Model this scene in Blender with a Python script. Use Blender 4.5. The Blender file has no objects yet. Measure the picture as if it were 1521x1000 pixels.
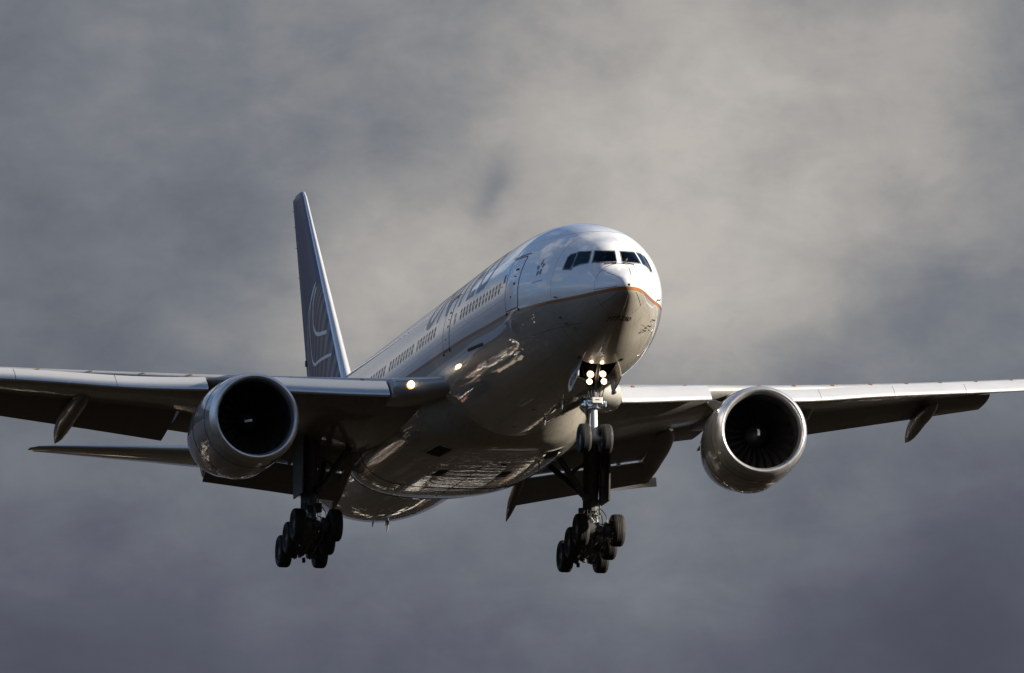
import bpy, bmesh, math, random
from mathutils import Vector, Matrix
from math import sin, cos, tan, pi, radians, sqrt, atan2, degrees, acos, exp

random.seed(7)
scene = bpy.context.scene
COL = scene.collection
H = 87.0                                     # height of the aircraft's reference line above the ground

# ------------------------------------------------------------------ camera
cam_d = bpy.data.cameras.new("camera")
cam = bpy.data.objects.new("camera", cam_d); COL.objects.link(cam)
CP = Vector((-113.018, -510.0425, -85.2008))
YAW, PIT, ROL = 0.2099535, 0.1563254, -0.0047794
dv = Vector((sin(YAW)*cos(PIT), cos(YAW)*cos(PIT), sin(PIT)))
rv = dv.cross(Vector((0, 0, 1))).normalized(); uv_ = rv.cross(dv)
r2 = cos(ROL)*rv + sin(ROL)*uv_; u2 = -sin(ROL)*rv + cos(ROL)*uv_
M = Matrix((r2, u2, -dv)).transposed().to_4x4()
M.translation = CP + Vector((0, 0, H))
cam.matrix_world = M
cam_d.sensor_fit = 'HORIZONTAL'; cam_d.sensor_width = 36.0
cam_d.lens = 36.0*21784.26/1521.0
cam_d.clip_start = 5.0; cam_d.clip_end = 200000.0
scene.camera = cam

# ------------------------------------------------------------------ light and sky
SUN_EL, SUN_AZ = radians(18.0), radians(24.0)       # azimuth: forward of the aircraft's left beam
SD = Vector((cos(SUN_EL)*cos(SUN_AZ), -cos(SUN_EL)*sin(SUN_AZ), sin(SUN_EL)))
sun_d = bpy.data.lights.new("sun", 'SUN'); sun_d.energy = 5.0; sun_d.angle = radians(0.5)
sun_d.color = (1.0, 0.90, 0.75)
sun = bpy.data.objects.new("sun", sun_d); COL.objects.link(sun)
sun.rotation_euler = SD.to_track_quat('Z', 'Y').to_euler()
sun.location = (60, -20, 200)

vs = scene.view_settings
vs.view_transform = 'Standard'; vs.look = 'None'; vs.exposure = 1.2; vs.gamma = 1.0; vs.use_curve_mapping = False

class NT:
    """small helper for node trees"""
    def __init__(s, tree): s.t = tree
    def n(s, kind, **kw):
        x = s.t.nodes.new(kind)
        for k, v in kw.items(): setattr(x, k, v)
        return x
    def link(s, a, b): s.t.links.new(a, b)
    def put(s, sock, v):
        if v is None: return
        if hasattr(v, 'is_output') or isinstance(v, bpy.types.NodeSocket): s.link(v, sock)
        else: sock.default_value = v
    def math(s, op, a, b=None, c=None, clamp=False):
        x = s.n('ShaderNodeMath', operation=op); x.use_clamp = clamp
        s.put(x.inputs[0], a)
        if b is not None: s.put(x.inputs[1], b)
        if c is not None: s.put(x.inputs[2], c)
        return x.outputs[0]
    def mix(s, f, a, b, mode='MIX'):
        x = s.n('ShaderNodeMix', data_type='RGBA', blend_type=mode)
        s.put(x.inputs[0], f); s.put(x.inputs[6], a); s.put(x.inputs[7], b)
        return x.outputs[2]
    def ramp(s, f, pts, interp='LINEAR'):
        x = s.n('ShaderNodeValToRGB'); cr = x.color_ramp; cr.interpolation = interp
        while len(cr.elements) < len(pts): cr.elements.new(0.5)
        for e, (p, c) in zip(cr.elements, pts):
            e.position = p; e.color = (*c, 1) if len(c) == 3 else c
        s.put(x.inputs[0], f); return x.outputs[0]
    def smooth(s, v, a, b, lo=0.0, hi=1.0):
        x = s.n('ShaderNodeMapRange', interpolation_type='SMOOTHSTEP')
        s.put(x.inputs[0], v); x.inputs[1].default_value = a; x.inputs[2].default_value = b
        x.inputs[3].default_value = lo; x.inputs[4].default_value = hi
        return x.outputs[0]
    def noise(s, vec, scale, detail=4, rough=0.5, dist=0.0, dim='3D'):
        x = s.n('ShaderNodeTexNoise', noise_dimensions=dim)
        s.put(x.inputs['Vector'], vec); x.inputs['Scale'].default_value = scale
        x.inputs['Detail'].default_value = detail; x.inputs['Roughness'].default_value = rough
        x.inputs['Distortion'].default_value = dist
        return x.outputs[0]
    def comb(s, x_, y_, z_):
        x = s.n('ShaderNodeCombineXYZ'); s.put(x.inputs[0], x_); s.put(x.inputs[1], y_); s.put(x.inputs[2], z_)
        return x.outputs[0]

world = bpy.data.worlds.new("World"); scene.world = world; world.use_nodes = True
wt = world.node_tree
for n_ in list(wt.nodes): wt.nodes.remove(n_)
N = NT(wt)
out = N.n('ShaderNodeOutputWorld'); bg = N.n('ShaderNodeBackground'); bg.inputs[1].default_value = 0.05
N.link(bg.outputs[0], out.inputs[0])
sky = N.n('ShaderNodeTexSky', sky_type='NISHITA'); sky.sun_disc = False
sky.sun_elevation = SUN_EL; sky.sun_rotation = atan2(SD.x, SD.y)
sky.altitude = 100; sky.air_density = 1.0; sky.dust_density = 0.6; sky.ozone_density = 2.0
tc = N.n('ShaderNodeTexCoord')
sp = N.n('ShaderNodeSeparateXYZ'); N.link(tc.outputs['Generated'], sp.inputs[0])
dx, dy, dz = sp.outputs
az = N.math('MULTIPLY', N.math('ARCTAN2', dx, dy), 57.29578)
el = N.math('MULTIPLY', N.math('ARCSINE', dz), 57.29578)
# storm bank towards the aircraft's tail: brightness from soft cloud masses at their own azimuth / elevation (degrees)
wv = N.comb(az, N.math('MULTIPLY', el, 1.25), 0.0)
wn = N.n('ShaderNodeTexNoise', noise_dimensions='2D'); N.link(wv, wn.inputs['Vector'])
wn.inputs['Scale'].default_value = 0.8; wn.inputs['Detail'].default_value = 4; wn.inputs['Roughness'].default_value = .45
ws = N.n('ShaderNodeSeparateColor'); N.link(wn.outputs[1], ws.inputs[0])
azw = N.math('ADD', az, N.math('MULTIPLY', N.math('SUBTRACT', ws.outputs[0], 0.5), 0.75))
elw = N.math('ADD', el, N.math('MULTIPLY', N.math('SUBTRACT', ws.outputs[1], 0.5), 0.6))
def blob(a, e, sa, se, amp, rot=0.0):
    A = N.math('SUBTRACT', azw, a); E_ = N.math('SUBTRACT', elw, e)
    c_, s_ = cos(radians(rot)), sin(radians(rot))
    p = N.math('ADD', N.math('MULTIPLY', A, c_/sa), N.math('MULTIPLY', E_, s_/sa))
    q = N.math('ADD', N.math('MULTIPLY', A, -s_/se), N.math('MULTIPLY', E_, c_/se))
    r = N.math('ADD', N.math('MULTIPLY', p, p), N.math('MULTIPLY', q, q))
    return N.math('MULTIPLY', N.math('EXPONENT', N.math('MULTIPLY', r, -1.0)), amp)
def pxd(x, y): return (12.03 + (x-760.5)/380.2, 8.957 - (y-500)/380.2)
V = N.smooth(elw, 7.3, 9.3, 0.105, 0.215)
for (x_, y_, sx_, sy_, amp_, rot_) in SKYBLOBS if 'SKYBLOBS' in globals() else [
        (1080, 270, 330, 230, 0.235, 25), (930, 60, 230, 150, 0.10, 0), (1010, 420, 220, 110, 0.07, 0),
        (560, 410, 210, 120, 0.14, 20), (760, 470, 260, 130, 0.05, 0), (1360, 120, 200, 200, 0.03, 0),
        (60, 420, 260, 240, -0.06, 0), (30, 60, 160, 160, -0.03, 0), (1450, 800, 260, 240, -0.05, 0),
        (40, 990, 260, 140, -0.05, 0), (1480, 990, 250, 140, -0.035, 0), (1000, 850, 300, 90, 0.035, 0),
        (775, 290, 60, 28, -0.10, 60), (1330, 440, 150, 60, -0.06, 20), (620, 640, 300, 120, 0.05, 0)]:
    a_, e_ = pxd(x_, y_)
    V = N.math('ADD', V, blob(a_, e_, sx_/380.2, sy_/380.2, amp_, rot_))
rot_ = N.n('ShaderNodeMapping'); rot_.inputs['Rotation'].default_value = (0, 0, radians(-38)); rot_.inputs['Scale'].default_value = (0.8, 1.25, 1); N.link(wv, rot_.inputs[0])
fine = N.math('ADD', N.math('MULTIPLY', N.noise(wv, 1.7, 8, 0.60, 0.0, '2D'), 0.55), N.math('MULTIPLY', N.noise(rot_.outputs[0], 2.3, 9, 0.62, 0.25, '2D'), 0.45))
V = N.math('MULTIPLY', V, N.math('ADD', 0.46, N.math('MULTIPLY', fine, 1.08)))
V = N.math('SUBTRACT', V, N.smooth(az, 9.6, -4.0, 0.0, 0.10))
V = N.math('ADD', V, blob(-9.0, 13.2, 13.0, 2.0, 0.46))
bank = N.ramp(V, [(0.0, (0.046, 0.051, 0.069)), (0.10, (0.097, 0.105, 0.138)), (0.2, (0.182, 0.196, 0.222)),
                  (0.35, (0.365, 0.352, 0.338)), (0.5, (0.49, 0.462, 0.43)), (1.0, (0.7, 0.64, 0.57))])
# broken cloud over the rest of the sky, seen only in reflections and as light
den = N.math('ADD', N.math('MAXIMUM', dz, 0.0), 0.16)
pl = N.comb(N.math('DIVIDE', dx, den), N.math('DIVIDE', dy, den), 0.3)
cn = N.noise(pl, 2.3, 7, 0.58, 0.3)
cmask = N.smooth(cn, 0.49, 0.66)
clo = N.ramp(N.smooth(cn, 0.50, 0.80), [(0.0, (0.72, 0.74, 0.77)), (0.5, (0.66, 0.65, 0.63)), (1.0, (0.38, 0.38, 0.40))])
sky_c = N.mix(1.0, sky.outputs[0], (0.088, 0.105, 0.126, 1), 'MULTIPLY')
gen = N.mix(cmask, sky_c, clo)
# the bank covers a wide sector and lies low
da = N.math('ABSOLUTE', N.math('SUBTRACT', az, 8.0))
sector = N.math('MULTIPLY', N.smooth(N.math('ADD', da, N.math('MULTIPLY', cn, 14.0)), 42.0, 56.0, 1.0, 0.0),
                N.smooth(N.math('ADD', el, N.math('MULTIPLY', cn, 5.0)), 16.8, 19.8, 1.0, 0.0))
# unseen dark band added round the horizon to cut low skylight on the airframe
horizon_dim = N.smooth(N.math('ADD', el, N.math('MULTIPLY', cn, 4.0)), 6.0, 16.0, 0.88, 0.0)
gen = N.mix(horizon_dim, gen, (0.080, 0.088, 0.108, 1))
# unseen dark sky added behind the camera to dim the flaps and belly
front_dim = N.math('MULTIPLY', N.smooth(dy, -0.60, -0.80, 0.0, 1.0), N.smooth(N.math('ADD', el, N.math('MULTIPLY', cn, 10.0)), 14.0, 32.0, 1.0, 0.0))
gen = N.mix(front_dim, gen, (0.060, 0.066, 0.082, 1))
allc = N.mix(sector, gen, bank)
N.link(N.mix(1.0, allc, (8.7, 8.7, 8.7, 1), 'MULTIPLY'), bg.inputs[0])

# ------------------------------------------------------------------ materials
def new_mat(name):
    m = bpy.data.materials.new(name); m.use_nodes = True
    t = m.node_tree; b = t.nodes['Principled BSDF']
    return m, NT(t), b
def simple(name, col, rough=0.5, metal=0.0, coat=0.0, noise=0.12, scale=3.0, stretch=(1, 1, 1), bump=0.0, spec=0.5):
    m, n, b = new_mat(name)
    tcn = n.n('ShaderNodeTexCoord'); mp = n.n('ShaderNodeMapping'); mp.inputs['Scale'].default_value = stretch
    n.link(tcn.outputs['Object'], mp.inputs[0])
    f = n.noise(mp.outputs[0], scale, 5, 0.6)
    lo = tuple(c*(1-noise) for c in col); hi = tuple(min(1, c*(1+noise)) for c in col)
    n.link(n.ramp(f, [(0.3, lo), (0.7, hi)]), b.inputs['Base Color'])
    n.link(n.smooth(f, 0.3, 0.7, rough*0.85, min(1, rough*1.15)), b.inputs['Roughness'])
    b.inputs['Metallic'].default_value = metal
    b.inputs['Specular IOR Level'].default_value = spec
    b.inputs['Coat Weight'].default_value = coat; b.inputs['Coat Roughness'].default_value = 0.04
    if bump:
        bp = n.n('ShaderNodeBump'); bp.inputs['Strength'].default_value = bump; bp.inputs['Distance'].default_value = 0.02
        n.link(f, bp.inputs['Height']); n.link(bp.outputs[0], b.inputs['Normal'])
    return m

ZC = -.368
def stripe_z(y): return -1.05 + 0.019*min(y, 19.0) + 0.012*max(0, y-19.0)
def fuselage_material():
    m, n, b = new_mat("airframe_paint")
    t = n.n('ShaderNodeTexCoord'); s = n.n('ShaderNodeSeparateXYZ'); n.link(t.outputs['Object'], s.inputs[0])
    x, y, z = s.outputs
    ymin = n.math('MINIMUM', y, 19.0)
    zs = n.math('ADD', n.math('MULTIPLY_ADD', ymin, 0.019, -1.05), n.math('MULTIPLY', n.math('MAXIMUM', n.math('SUBTRACT', y, 19.0), 0.0), 0.012))
    d = n.math('SUBTRACT', z, zs)
    white = n.math('GREATER_THAN', d, 0.0); below = n.math('LESS_THAN', d, -0.125)
    mp = n.n('ShaderNodeMapping'); mp.inputs['Scale'].default_value = (2.2, 0.22, 2.2); n.link(t.outputs['Object'], mp.inputs[0])
    gr = n.noise(mp.outputs[0], 1.1, 6, 0.62)
    wcol = n.ramp(gr, [(0.3, (0.70, 0.71, 0.73)), (0.65, (0.80, 0.80, 0.81))])
    gcol = n.ramp(gr, [(0.3, (0.275, 0.256, 0.222)), (0.7, (0.355, 0.332, 0.29))])
    c = n.mix(white, (0.30, 0.125, 0.042, 1), wcol)
    c = n.mix(below, c, gcol)
    # skin joints: fine dark lines
    line = None
    def add(expr):
        nonlocal line
        line = expr if line is None else n.math('MAXIMUM', line, expr)
    for y0, w in ((1.55, .016), (4.1, .010), (8.75, .010), (12.6, .009), (16.3, .009), (19.1, .012), (22.4, .009), (26.0, .012), (31.0, .012), (42.0, .014), (46.5, .014), (51.0, .014)):
        yy = y if y0 != 1.55 else n.math('ADD', y, n.math('MULTIPLY', z, -0.06))
        add(n.math('LESS_THAN', n.math('ABSOLUTE', n.math('SUBTRACT', yy, y0)), w))
    up = n.math('MULTIPLY', n.math('LESS_THAN', n.math('ABSOLUTE', n.math('ADD', z, 0.34)), 0.014), n.math('GREATER_THAN', y, 8.0))
    add(up)
    lo = n.math('MULTIPLY', n.math('LESS_THAN', n.math('ABSOLUTE', n.math('ADD', z, 1.95)), 0.012), n.math('GREATER_THAN', y, 3.0))
    add(lo)
    top = n.math('MULTIPLY', n.math('LESS_THAN', n.math('ABSOLUTE', n.math('SUBTRACT', z, 1.62)), 0.013), n.math('GREATER_THAN', y, 4.1))
    add(top)
    c = n.mix(n.math('MULTIPLY', line, 0.62), c, (0.05, 0.05, 0.055, 1))
    br = n.n('ShaderNodeTexBrick'); br.offset = .5; br.inputs['Scale'].default_value = 1.0; br.inputs['Mortar Size'].default_value = .011; br.inputs['Mortar Smooth'].default_value = 0.2
    br.inputs['Brick Width'].default_value = 2.4; br.inputs['Row Height'].default_value = .92
    n.link(n.comb(y, n.math('MULTIPLY', n.math('ARCTAN2', x, n.math('SUBTRACT', ZC, z)), 3.1), 0.0), br.inputs['Vector'])
    c = n.mix(n.math('MULTIPLY', n.math('MULTIPLY', br.outputs['Fac'], below), 0.45), c, (0.045, 0.042, 0.04, 1))
    # soot and streaks low on the belly
    mp2 = n.n('ShaderNodeMapping'); mp2.inputs['Scale'].default_value = (5, 0.25, 5); n.link(t.outputs['Object'], mp2.inputs[0])
    st = n.smooth(n.noise(mp2.outputs[0], 1.6, 5, 0.65), 0.52, 0.72)
    bel = n.smooth(z, -2.2, -3.2, 0.0, 1.0)
    c = n.mix(n.math('MULTIPLY', n.math('MULTIPLY', st, bel), 0.45), c, (0.10, 0.085, 0.07, 1))
    geo = n.n('ShaderNodeNewGeometry')
    c = n.mix(geo.outputs['Backfacing'], c, (0.02, 0.02, 0.02, 1))
    n.link(c, b.inputs['Base Color'])
    b.inputs['Roughness'].default_value = 0.38
    n.link(n.math('SUBTRACT', 1.0, geo.outputs['Backfacing']), b.inputs['Coat Weight'])
    b.inputs['Coat Roughness'].default_value = 0.025
    b.inputs['Coat IOR'].default_value = 1.65
    bp = n.n('ShaderNodeBump'); bp.inputs['Strength'].default_value = 0.06; bp.inputs['Distance'].default_value = 0.03
    mp3 = n.n('ShaderNodeMapping'); mp3.inputs['Scale'].default_value = (2.0, 0.9, 2.0); n.link(t.outputs['Object'], mp3.inputs[0])
    n.link(n.noise(mp3.outputs[0], 1.6, 3, 0.5), bp.inputs['Height'])
    n.link(bp.outputs[0], b.inputs['Normal']); n.link(bp.outputs[0], b.inputs['Coat Normal'])
    return m

M_PAINT = fuselage_material()
def panelled(name, col, rough, coat, bw=1.6, bh=.8):
    m = simple(name, col, rough, coat=coat, scale=0.7, stretch=(1.2, .5, 1.2), noise=.16, bump=0.03)
    n = NT(m.node_tree); b = m.node_tree.nodes['Principled BSDF']; src = b.inputs['Base Color'].links[0].from_socket
    t = n.n('ShaderNodeTexCoord'); v = n.n('ShaderNodeSeparateXYZ'); n.link(t.outputs['Object'], v.inputs[0])
    br = n.n('ShaderNodeTexBrick'); br.offset = .35; br.inputs['Scale'].default_value = 1.0; br.inputs['Mortar Size'].default_value = .010
    br.inputs['Brick Width'].default_value = bw; br.inputs['Row Height'].default_value = bh
    n.link(n.comb(v.outputs[1], v.outputs[0], 0.0), br.inputs['Vector'])
    mp = n.n('ShaderNodeMapping'); mp.inputs['Scale'].default_value = (4, .22, 4); n.link(t.outputs['Object'], mp.inputs[0])
    st = n.smooth(n.noise(mp.outputs[0], 1.3, 6, .65), .5, .72)
    c = n.mix(n.math('MULTIPLY', st, .4), src, (.07, .06, .05, 1))
    n.link(n.mix(n.math('MULTIPLY', br.outputs['Fac'], .35), c, (.035, .033, .03, 1)), b.inputs['Base Color'])
    bp = n.n('ShaderNodeBump'); bp.inputs['Strength'].default_value = .35; bp.inputs['Distance'].default_value = .03
    mq = n.n('ShaderNodeMapping'); mq.inputs['Scale'].default_value = (.5, 1.6, 1); n.link(t.outputs['Object'], mq.inputs[0])
    n.link(n.noise(mq.outputs[0], 1.3, 3, .5), bp.inputs['Height'])
    n.link(bp.outputs[0], b.inputs['Normal']); n.link(bp.outputs[0], b.inputs['Coat Normal'])
    return m
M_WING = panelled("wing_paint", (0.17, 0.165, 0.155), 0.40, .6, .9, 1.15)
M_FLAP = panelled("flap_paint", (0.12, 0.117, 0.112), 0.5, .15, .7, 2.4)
M_CANOE = simple("fairing_grey", (0.115, 0.11, 0.10), 0.4, coat=.6, scale=2, noise=.2)
M_NAC = panelled("nacelle_paint", (0.21, 0.205, 0.195), 0.36, 1.0, 2.6, 9)
M_FAIR = panelled("fairing_paint", (0.275, 0.256, 0.222), 0.38, 1.0)
M_GREY = simple("grey_paint", (0.28, 0.27, 0.25), 0.38, coat=0.8, scale=0.7, stretch=(1.2, .5, 1.2), noise=.16, bump=0.04)
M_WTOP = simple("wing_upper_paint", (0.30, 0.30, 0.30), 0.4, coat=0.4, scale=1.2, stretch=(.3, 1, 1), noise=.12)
M_METAL = simple("polished_metal", (0.67, 0.67, 0.68), 0.24, metal=0.55, scale=.8, stretch=(.6, .6, 2), noise=.05)
M_LIP = simple("inlet_metal", (0.64, 0.64, 0.65), 0.37, metal=.85, scale=2.0, noise=.06)
M_DARKM = simple("dark_metal", (0.10, 0.10, 0.10), 0.5, metal=0.7, scale=6, noise=.3)
M_LINER = simple("inlet_liner", (0.03, 0.03, 0.034), 0.5, scale=4, noise=.2)
M_BLADE = simple("fan_blade_metal", (0.035, 0.033, 0.031), 0.4, metal=0.3, scale=5, noise=.2)
M_SPIN = simple("spinner_black", (0.012, 0.012, 0.013), 0.45, spec=.25, scale=5, noise=.2)
M_MARK = simple("white_marking", (0.8, 0.8, 0.78), 0.5, scale=5, noise=.05)
M_GEAR = simple("gear_grey", (0.33, 0.33, 0.32), 0.45, scale=5, noise=.3, coat=.2)
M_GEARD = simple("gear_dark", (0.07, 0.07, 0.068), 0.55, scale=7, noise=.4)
M_CHROME = simple("chrome_piston", (0.85, 0.85, 0.85), 0.15, metal=1.0, scale=5, noise=.05)
M_WHITEG = simple("gear_white", (0.62, 0.62, 0.60), 0.4, scale=6, noise=.12, coat=.3)
M_TYRE = simple("tyre_rubber", (0.014, 0.0135, 0.013), 0.75, scale=9, noise=.35, bump=.2)
M_RIM = simple("wheel_rim", (0.22, 0.22, 0.22), 0.45, metal=.4, scale=8, noise=.3)
M_SEAL = simple("dark_seal", (0.035, 0.036, 0.042), 0.7, spec=.3, scale=8, noise=.2)
M_FRAME = simple("window_frame", (0.16, 0.16, 0.17), 0.4, scale=8, noise=.15, coat=.3)
M_SHADE = simple("cabin_shade", (0.30, 0.27, 0.22), 0.5, scale=8, noise=.12, coat=.1, spec=.3)
M_SHADE_LOW = simple("cabin_pane", (0.09, 0.085, 0.08), 0.3, scale=8, noise=.12, coat=.3, spec=.4)
M_LETTER = simple("letter_paint", (0.105, 0.11, 0.155), 0.5, scale=3, noise=.08, coat=.4)
M_BLACK = simple("black_marking", (0.02, 0.02, 0.022), 0.5, scale=6, noise=.2)
M_RED = simple("red_marking", (0.22, 0.05, 0.05), 0.5, scale=6, noise=.1)
M_BLUE = simple("blue_marking", (0.03, 0.06, 0.25), 0.5, scale=6, noise=.1)
M_ORANGE = simple("orange_marking", (0.20, 0.10, 0.04), 0.5, scale=6, noise=.1)
M_YELLOW = simple("primer_yellow", (0.45, 0.36, 0.16), 0.5, scale=6, noise=.1)
M_SUNLIT_CREAM = simple("sunlit_flap_cream", (0.55, 0.47, 0.36), 0.5, scale=3, noise=.1)  # pale tone stands for sunlight on the flap end
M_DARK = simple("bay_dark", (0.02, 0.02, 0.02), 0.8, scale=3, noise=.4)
M_SKIN = simple("skin", (0.55, 0.34, 0.25), 0.5, scale=20, noise=.08)
M_SHIRT = simple("white_shirt", (0.7, 0.7, 0.72), 0.8, scale=30, noise=.06)
M_HAIR = simple("brown_hair", (0.04, 0.028, 0.02), 0.6, scale=40, noise=.3)
M_TROUS = simple("navy_trousers", (0.02, 0.022, 0.035), 0.8, scale=30, noise=.1)
M_SEAT = simple("seat_fabric", (0.05, 0.05, 0.06), 0.9, scale=20, noise=.2)

def glass_mat():
    m, n, b = new_mat("cockpit_glass")
    o = [x for x in m.node_tree.nodes if x.type == 'OUTPUT_MATERIAL'][0]
    tr = n.n('ShaderNodeBsdfTransparent'); tr.inputs[0].default_value = (0.50, 0.58, 0.62, 1)
    gl = n.n('ShaderNodeBsdfGlossy'); gl.inputs['Roughness'].default_value = 0.03
    fr = n.n('ShaderNodeFresnel'); fr.inputs[0].default_value = 1.32
    nz = n.n('ShaderNodeTexCoord')
    f = n.math('MULTIPLY_ADD', n.noise(nz.outputs['Object'], 3, 2), 0.04, fr.outputs[0])
    mx = n.n('ShaderNodeMixShader'); n.link(f, mx.inputs[0]); n.link(tr.outputs[0], mx.inputs[1]); n.link(gl.outputs[0], mx.inputs[2])
    n.link(mx.outputs[0], o.inputs[0]); return m
M_GLASS = glass_mat()
def lamp_mat(name, strength, R):
    """lit sealed-beam lens: white-hot centre, amber towards the reflector's rim"""
    m, n, b = new_mat(name)
    t = n.n('ShaderNodeTexCoord'); v = n.n('ShaderNodeSeparateXYZ'); n.link(t.outputs['Object'], v.inputs[0])
    r = n.math('DIVIDE', n.math('SQRT', n.math('ADD', n.math('MULTIPLY', v.outputs[0], v.outputs[0]), n.math('MULTIPLY', v.outputs[2], v.outputs[2]))), R)
    n.link(n.ramp(r, [(0.0, (1, .93, .80)), (0.5, (1, .80, .52)), (1.0, (1, .42, .12))]), b.inputs['Emission Color'])
    n.link(n.smooth(r, 0.25, 1.0, strength, strength*.05), b.inputs['Emission Strength'])
    b.inputs['Base Color'].default_value = (.6, .6, .6, 1)
    return m
M_LAMP = lamp_mat("lit_lamp", 12.0, .13)
M_LAMP2 = lamp_mat("lit_wing_lamp", 14.0, .16)

def fin_material():
    m, n, b = new_mat("fin_paint")
    t = n.n('ShaderNodeTexCoord'); s = n.n('ShaderNodeSeparateXYZ'); n.link(t.outputs['Object'], s.inputs[0])
    x, y, z = s.outputs
    yc, zc, ry, rz = 54.9, 4.3, 4.1, 3.95
    a = n.math('MULTIPLY', n.math('SUBTRACT', y, yc), 1/ry); c = n.math('MULTIPLY', n.math('SUBTRACT', z, zc), 1/rz)
    r2_ = n.math('ADD', n.math('MULTIPLY', a, a), n.math('MULTIPLY', c, c))
    ins = n.math('LESS_THAN', r2_, 1.0)
    cc = n.math('SQRT', n.math('MAXIMUM', n.math('SUBTRACT', 1.0, n.math('MULTIPLY', c, c)), 0.02))
    lon = n.math('ARCSINE', n.math('MAXIMUM', n.math('MINIMUM', n.math('DIVIDE', a, cc), 1.0), -1.0))
    fr = n.math('FRACT', n.math('MULTIPLY_ADD', lon, 4.6, n.math('MULTIPLY', c, 0.8)))
    strp = n.math('LESS_THAN', n.math('ABSOLUTE', n.math('SUBTRACT', fr, 0.5)), 0.24)
    mp = n.n('ShaderNodeMapping'); mp.inputs['Scale'].default_value = (1, .6, .3); n.link(t.outputs['Object'], mp.inputs[0])
    gr = n.noise(mp.outputs[0], 1.5, 5, .6)
    blue = n.ramp(gr, [(0.3, (0.017, 0.030, 0.105)), (0.7, (0.025, 0.042, 0.13))])
    col = n.mix(n.math('MULTIPLY', ins, strp), blue, (0.21, 0.155, 0.115, 1))
    n.link(col, b.inputs['Base Color'])
    b.inputs['Roughness'].default_value = .4; b.inputs['Coat Weight'].default_value = .08; b.inputs['Coat Roughness'].default_value = .1; b.inputs['Specular IOR Level'].default_value = .22
    return m
M_FIN = fin_material()

# ------------------------------------------------------------------ mesh helpers
class MB:
    def __init__(s): s.v = []; s.f = []; s.m = []
    def vert(s, p): s.v.append(tuple(p)); return len(s.v)-1
    def face(s, idx, mi=0): s.f.append(tuple(idx)); s.m.append(mi)
    def rings(s, rings, mi=0, cap0=True, cap1=True, closed=True, mat_of=None):
        base = [[s.vert(p) for p in r] for r in rings]
        n_ = len(rings[0])
        for i in range(len(base)-1):
            a, b_ = base[i], base[i+1]
            for j in range(n_ if closed else n_-1):
                k = (j+1) % n_
                s.face((a[j], a[k], b_[k], b_[j]), mat_of(i, j) if mat_of else mi)
        if cap0: s.face(tuple(reversed(base[0])), mi)
        if cap1: s.face(tuple(base[-1]), mi)
        return base
    def tube(s, p0, p1, r0, r1=None, seg=14, mi=0, caps=True):
        p0, p1 = Vector(p0), Vector(p1); r1 = r0 if r1 is None else r1
        d_ = (p1-p0).normalized(); a = d_.orthogonal().normalized(); b_ = d_.cross(a)
        R = [[p + a*cos(t)*r + b_*sin(t)*r for t in [2*pi*i/seg for i in range(seg)]] for p, r in ((p0, r0), (p1, r1))]
        s.rings(R, mi, caps, caps)
    def path(s, pts, r, seg=10, mi=0):
        pts = [Vector(p) for p in pts]; R = []
        a = None
        for i, p in enumerate(pts):
            d_ = (pts[min(i+1, len(pts)-1)]-pts[max(i-1, 0)]).normalized()
            if a is None: a = d_.orthogonal().normalized()
            a = (a - d_*a.dot(d_)).normalized(); b_ = d_.cross(a)
            rr = r[i] if isinstance(r, (list, tuple)) else r
            R.append([p + a*cos(t)*rr + b_*sin(t)*rr for t in [2*pi*k/seg for k in range(seg)]])
        s.rings(R, mi)
    def box(s, c, size, rot=None, mi=0, bev=0.0):
        c = Vector(c); sx, sy, sz = [q/2 for q in size]
        rot = rot or Matrix.Identity(3)
        bv = min(bev, sx*.9, sy*.9)
        def ring(z):
            pts = [(-sx+bv, -sy), (sx-bv, -sy), (sx, -sy+bv), (sx, sy-bv), (sx-bv, sy), (-sx+bv, sy), (-sx, sy-bv), (-sx, -sy+bv)] if bv else [(-sx, -sy), (sx, -sy), (sx, sy), (-sx, sy)]
            return [c + rot @ Vector((x, y, z)) for x, y in pts]
        s.rings([ring(-sz), ring(sz)], mi)
    def lathe(s, prof, o=(0, 0, 0), axis='Y', seg=64, mi=0, tilt=0.0, mat_of=None, cap0=False, cap1=False):
        o = Vector(o); R = []
        for a, r in prof:
            ring = []
            for i in range(seg):
                t = 2*pi*i/seg
                if axis == 'Y':
                    p = Vector((r*cos(t), a, r*sin(t)))
                    if tilt: p = Matrix.Rotation(tilt, 3, 'X') @ p
                elif axis == 'X': p = Vector((a, r*cos(t), r*sin(t)))
                else: p = Vector((r*cos(t), r*sin(t), a))
                ring.append(o+p)
            R.append(ring)
        s.rings(R, mi, cap0, cap1, mat_of=mat_of)
    def build(s, name, mats, parent=None, angle=35, loc=None, fix=True):
        me = bpy.data.meshes.new(name); me.from_pydata(s.v, [], s.f)
        mats = mats if isinstance(mats, (list, tuple)) else [mats]
        for m_ in mats: me.materials.append(m_)
        for p, mi in zip(me.polygons, s.m): p.material_index = mi
        if fix:
            bm = bmesh.new(); bm.from_mesh(me)
            bmesh.ops.remove_doubles(bm, verts=bm.verts, dist=1e-5)
            bmesh.ops.recalc_face_normals(bm, faces=bm.faces); bm.to_mesh(me); bm.free()
        for p in me.polygons: p.use_smooth = True
        me.set_sharp_from_angle(angle=radians(angle))
        me.update()
        o = bpy.data.objects.new(name, me); COL.objects.link(o)
        if parent: o.parent = parent
        if loc: o.location = loc
        return o

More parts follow.
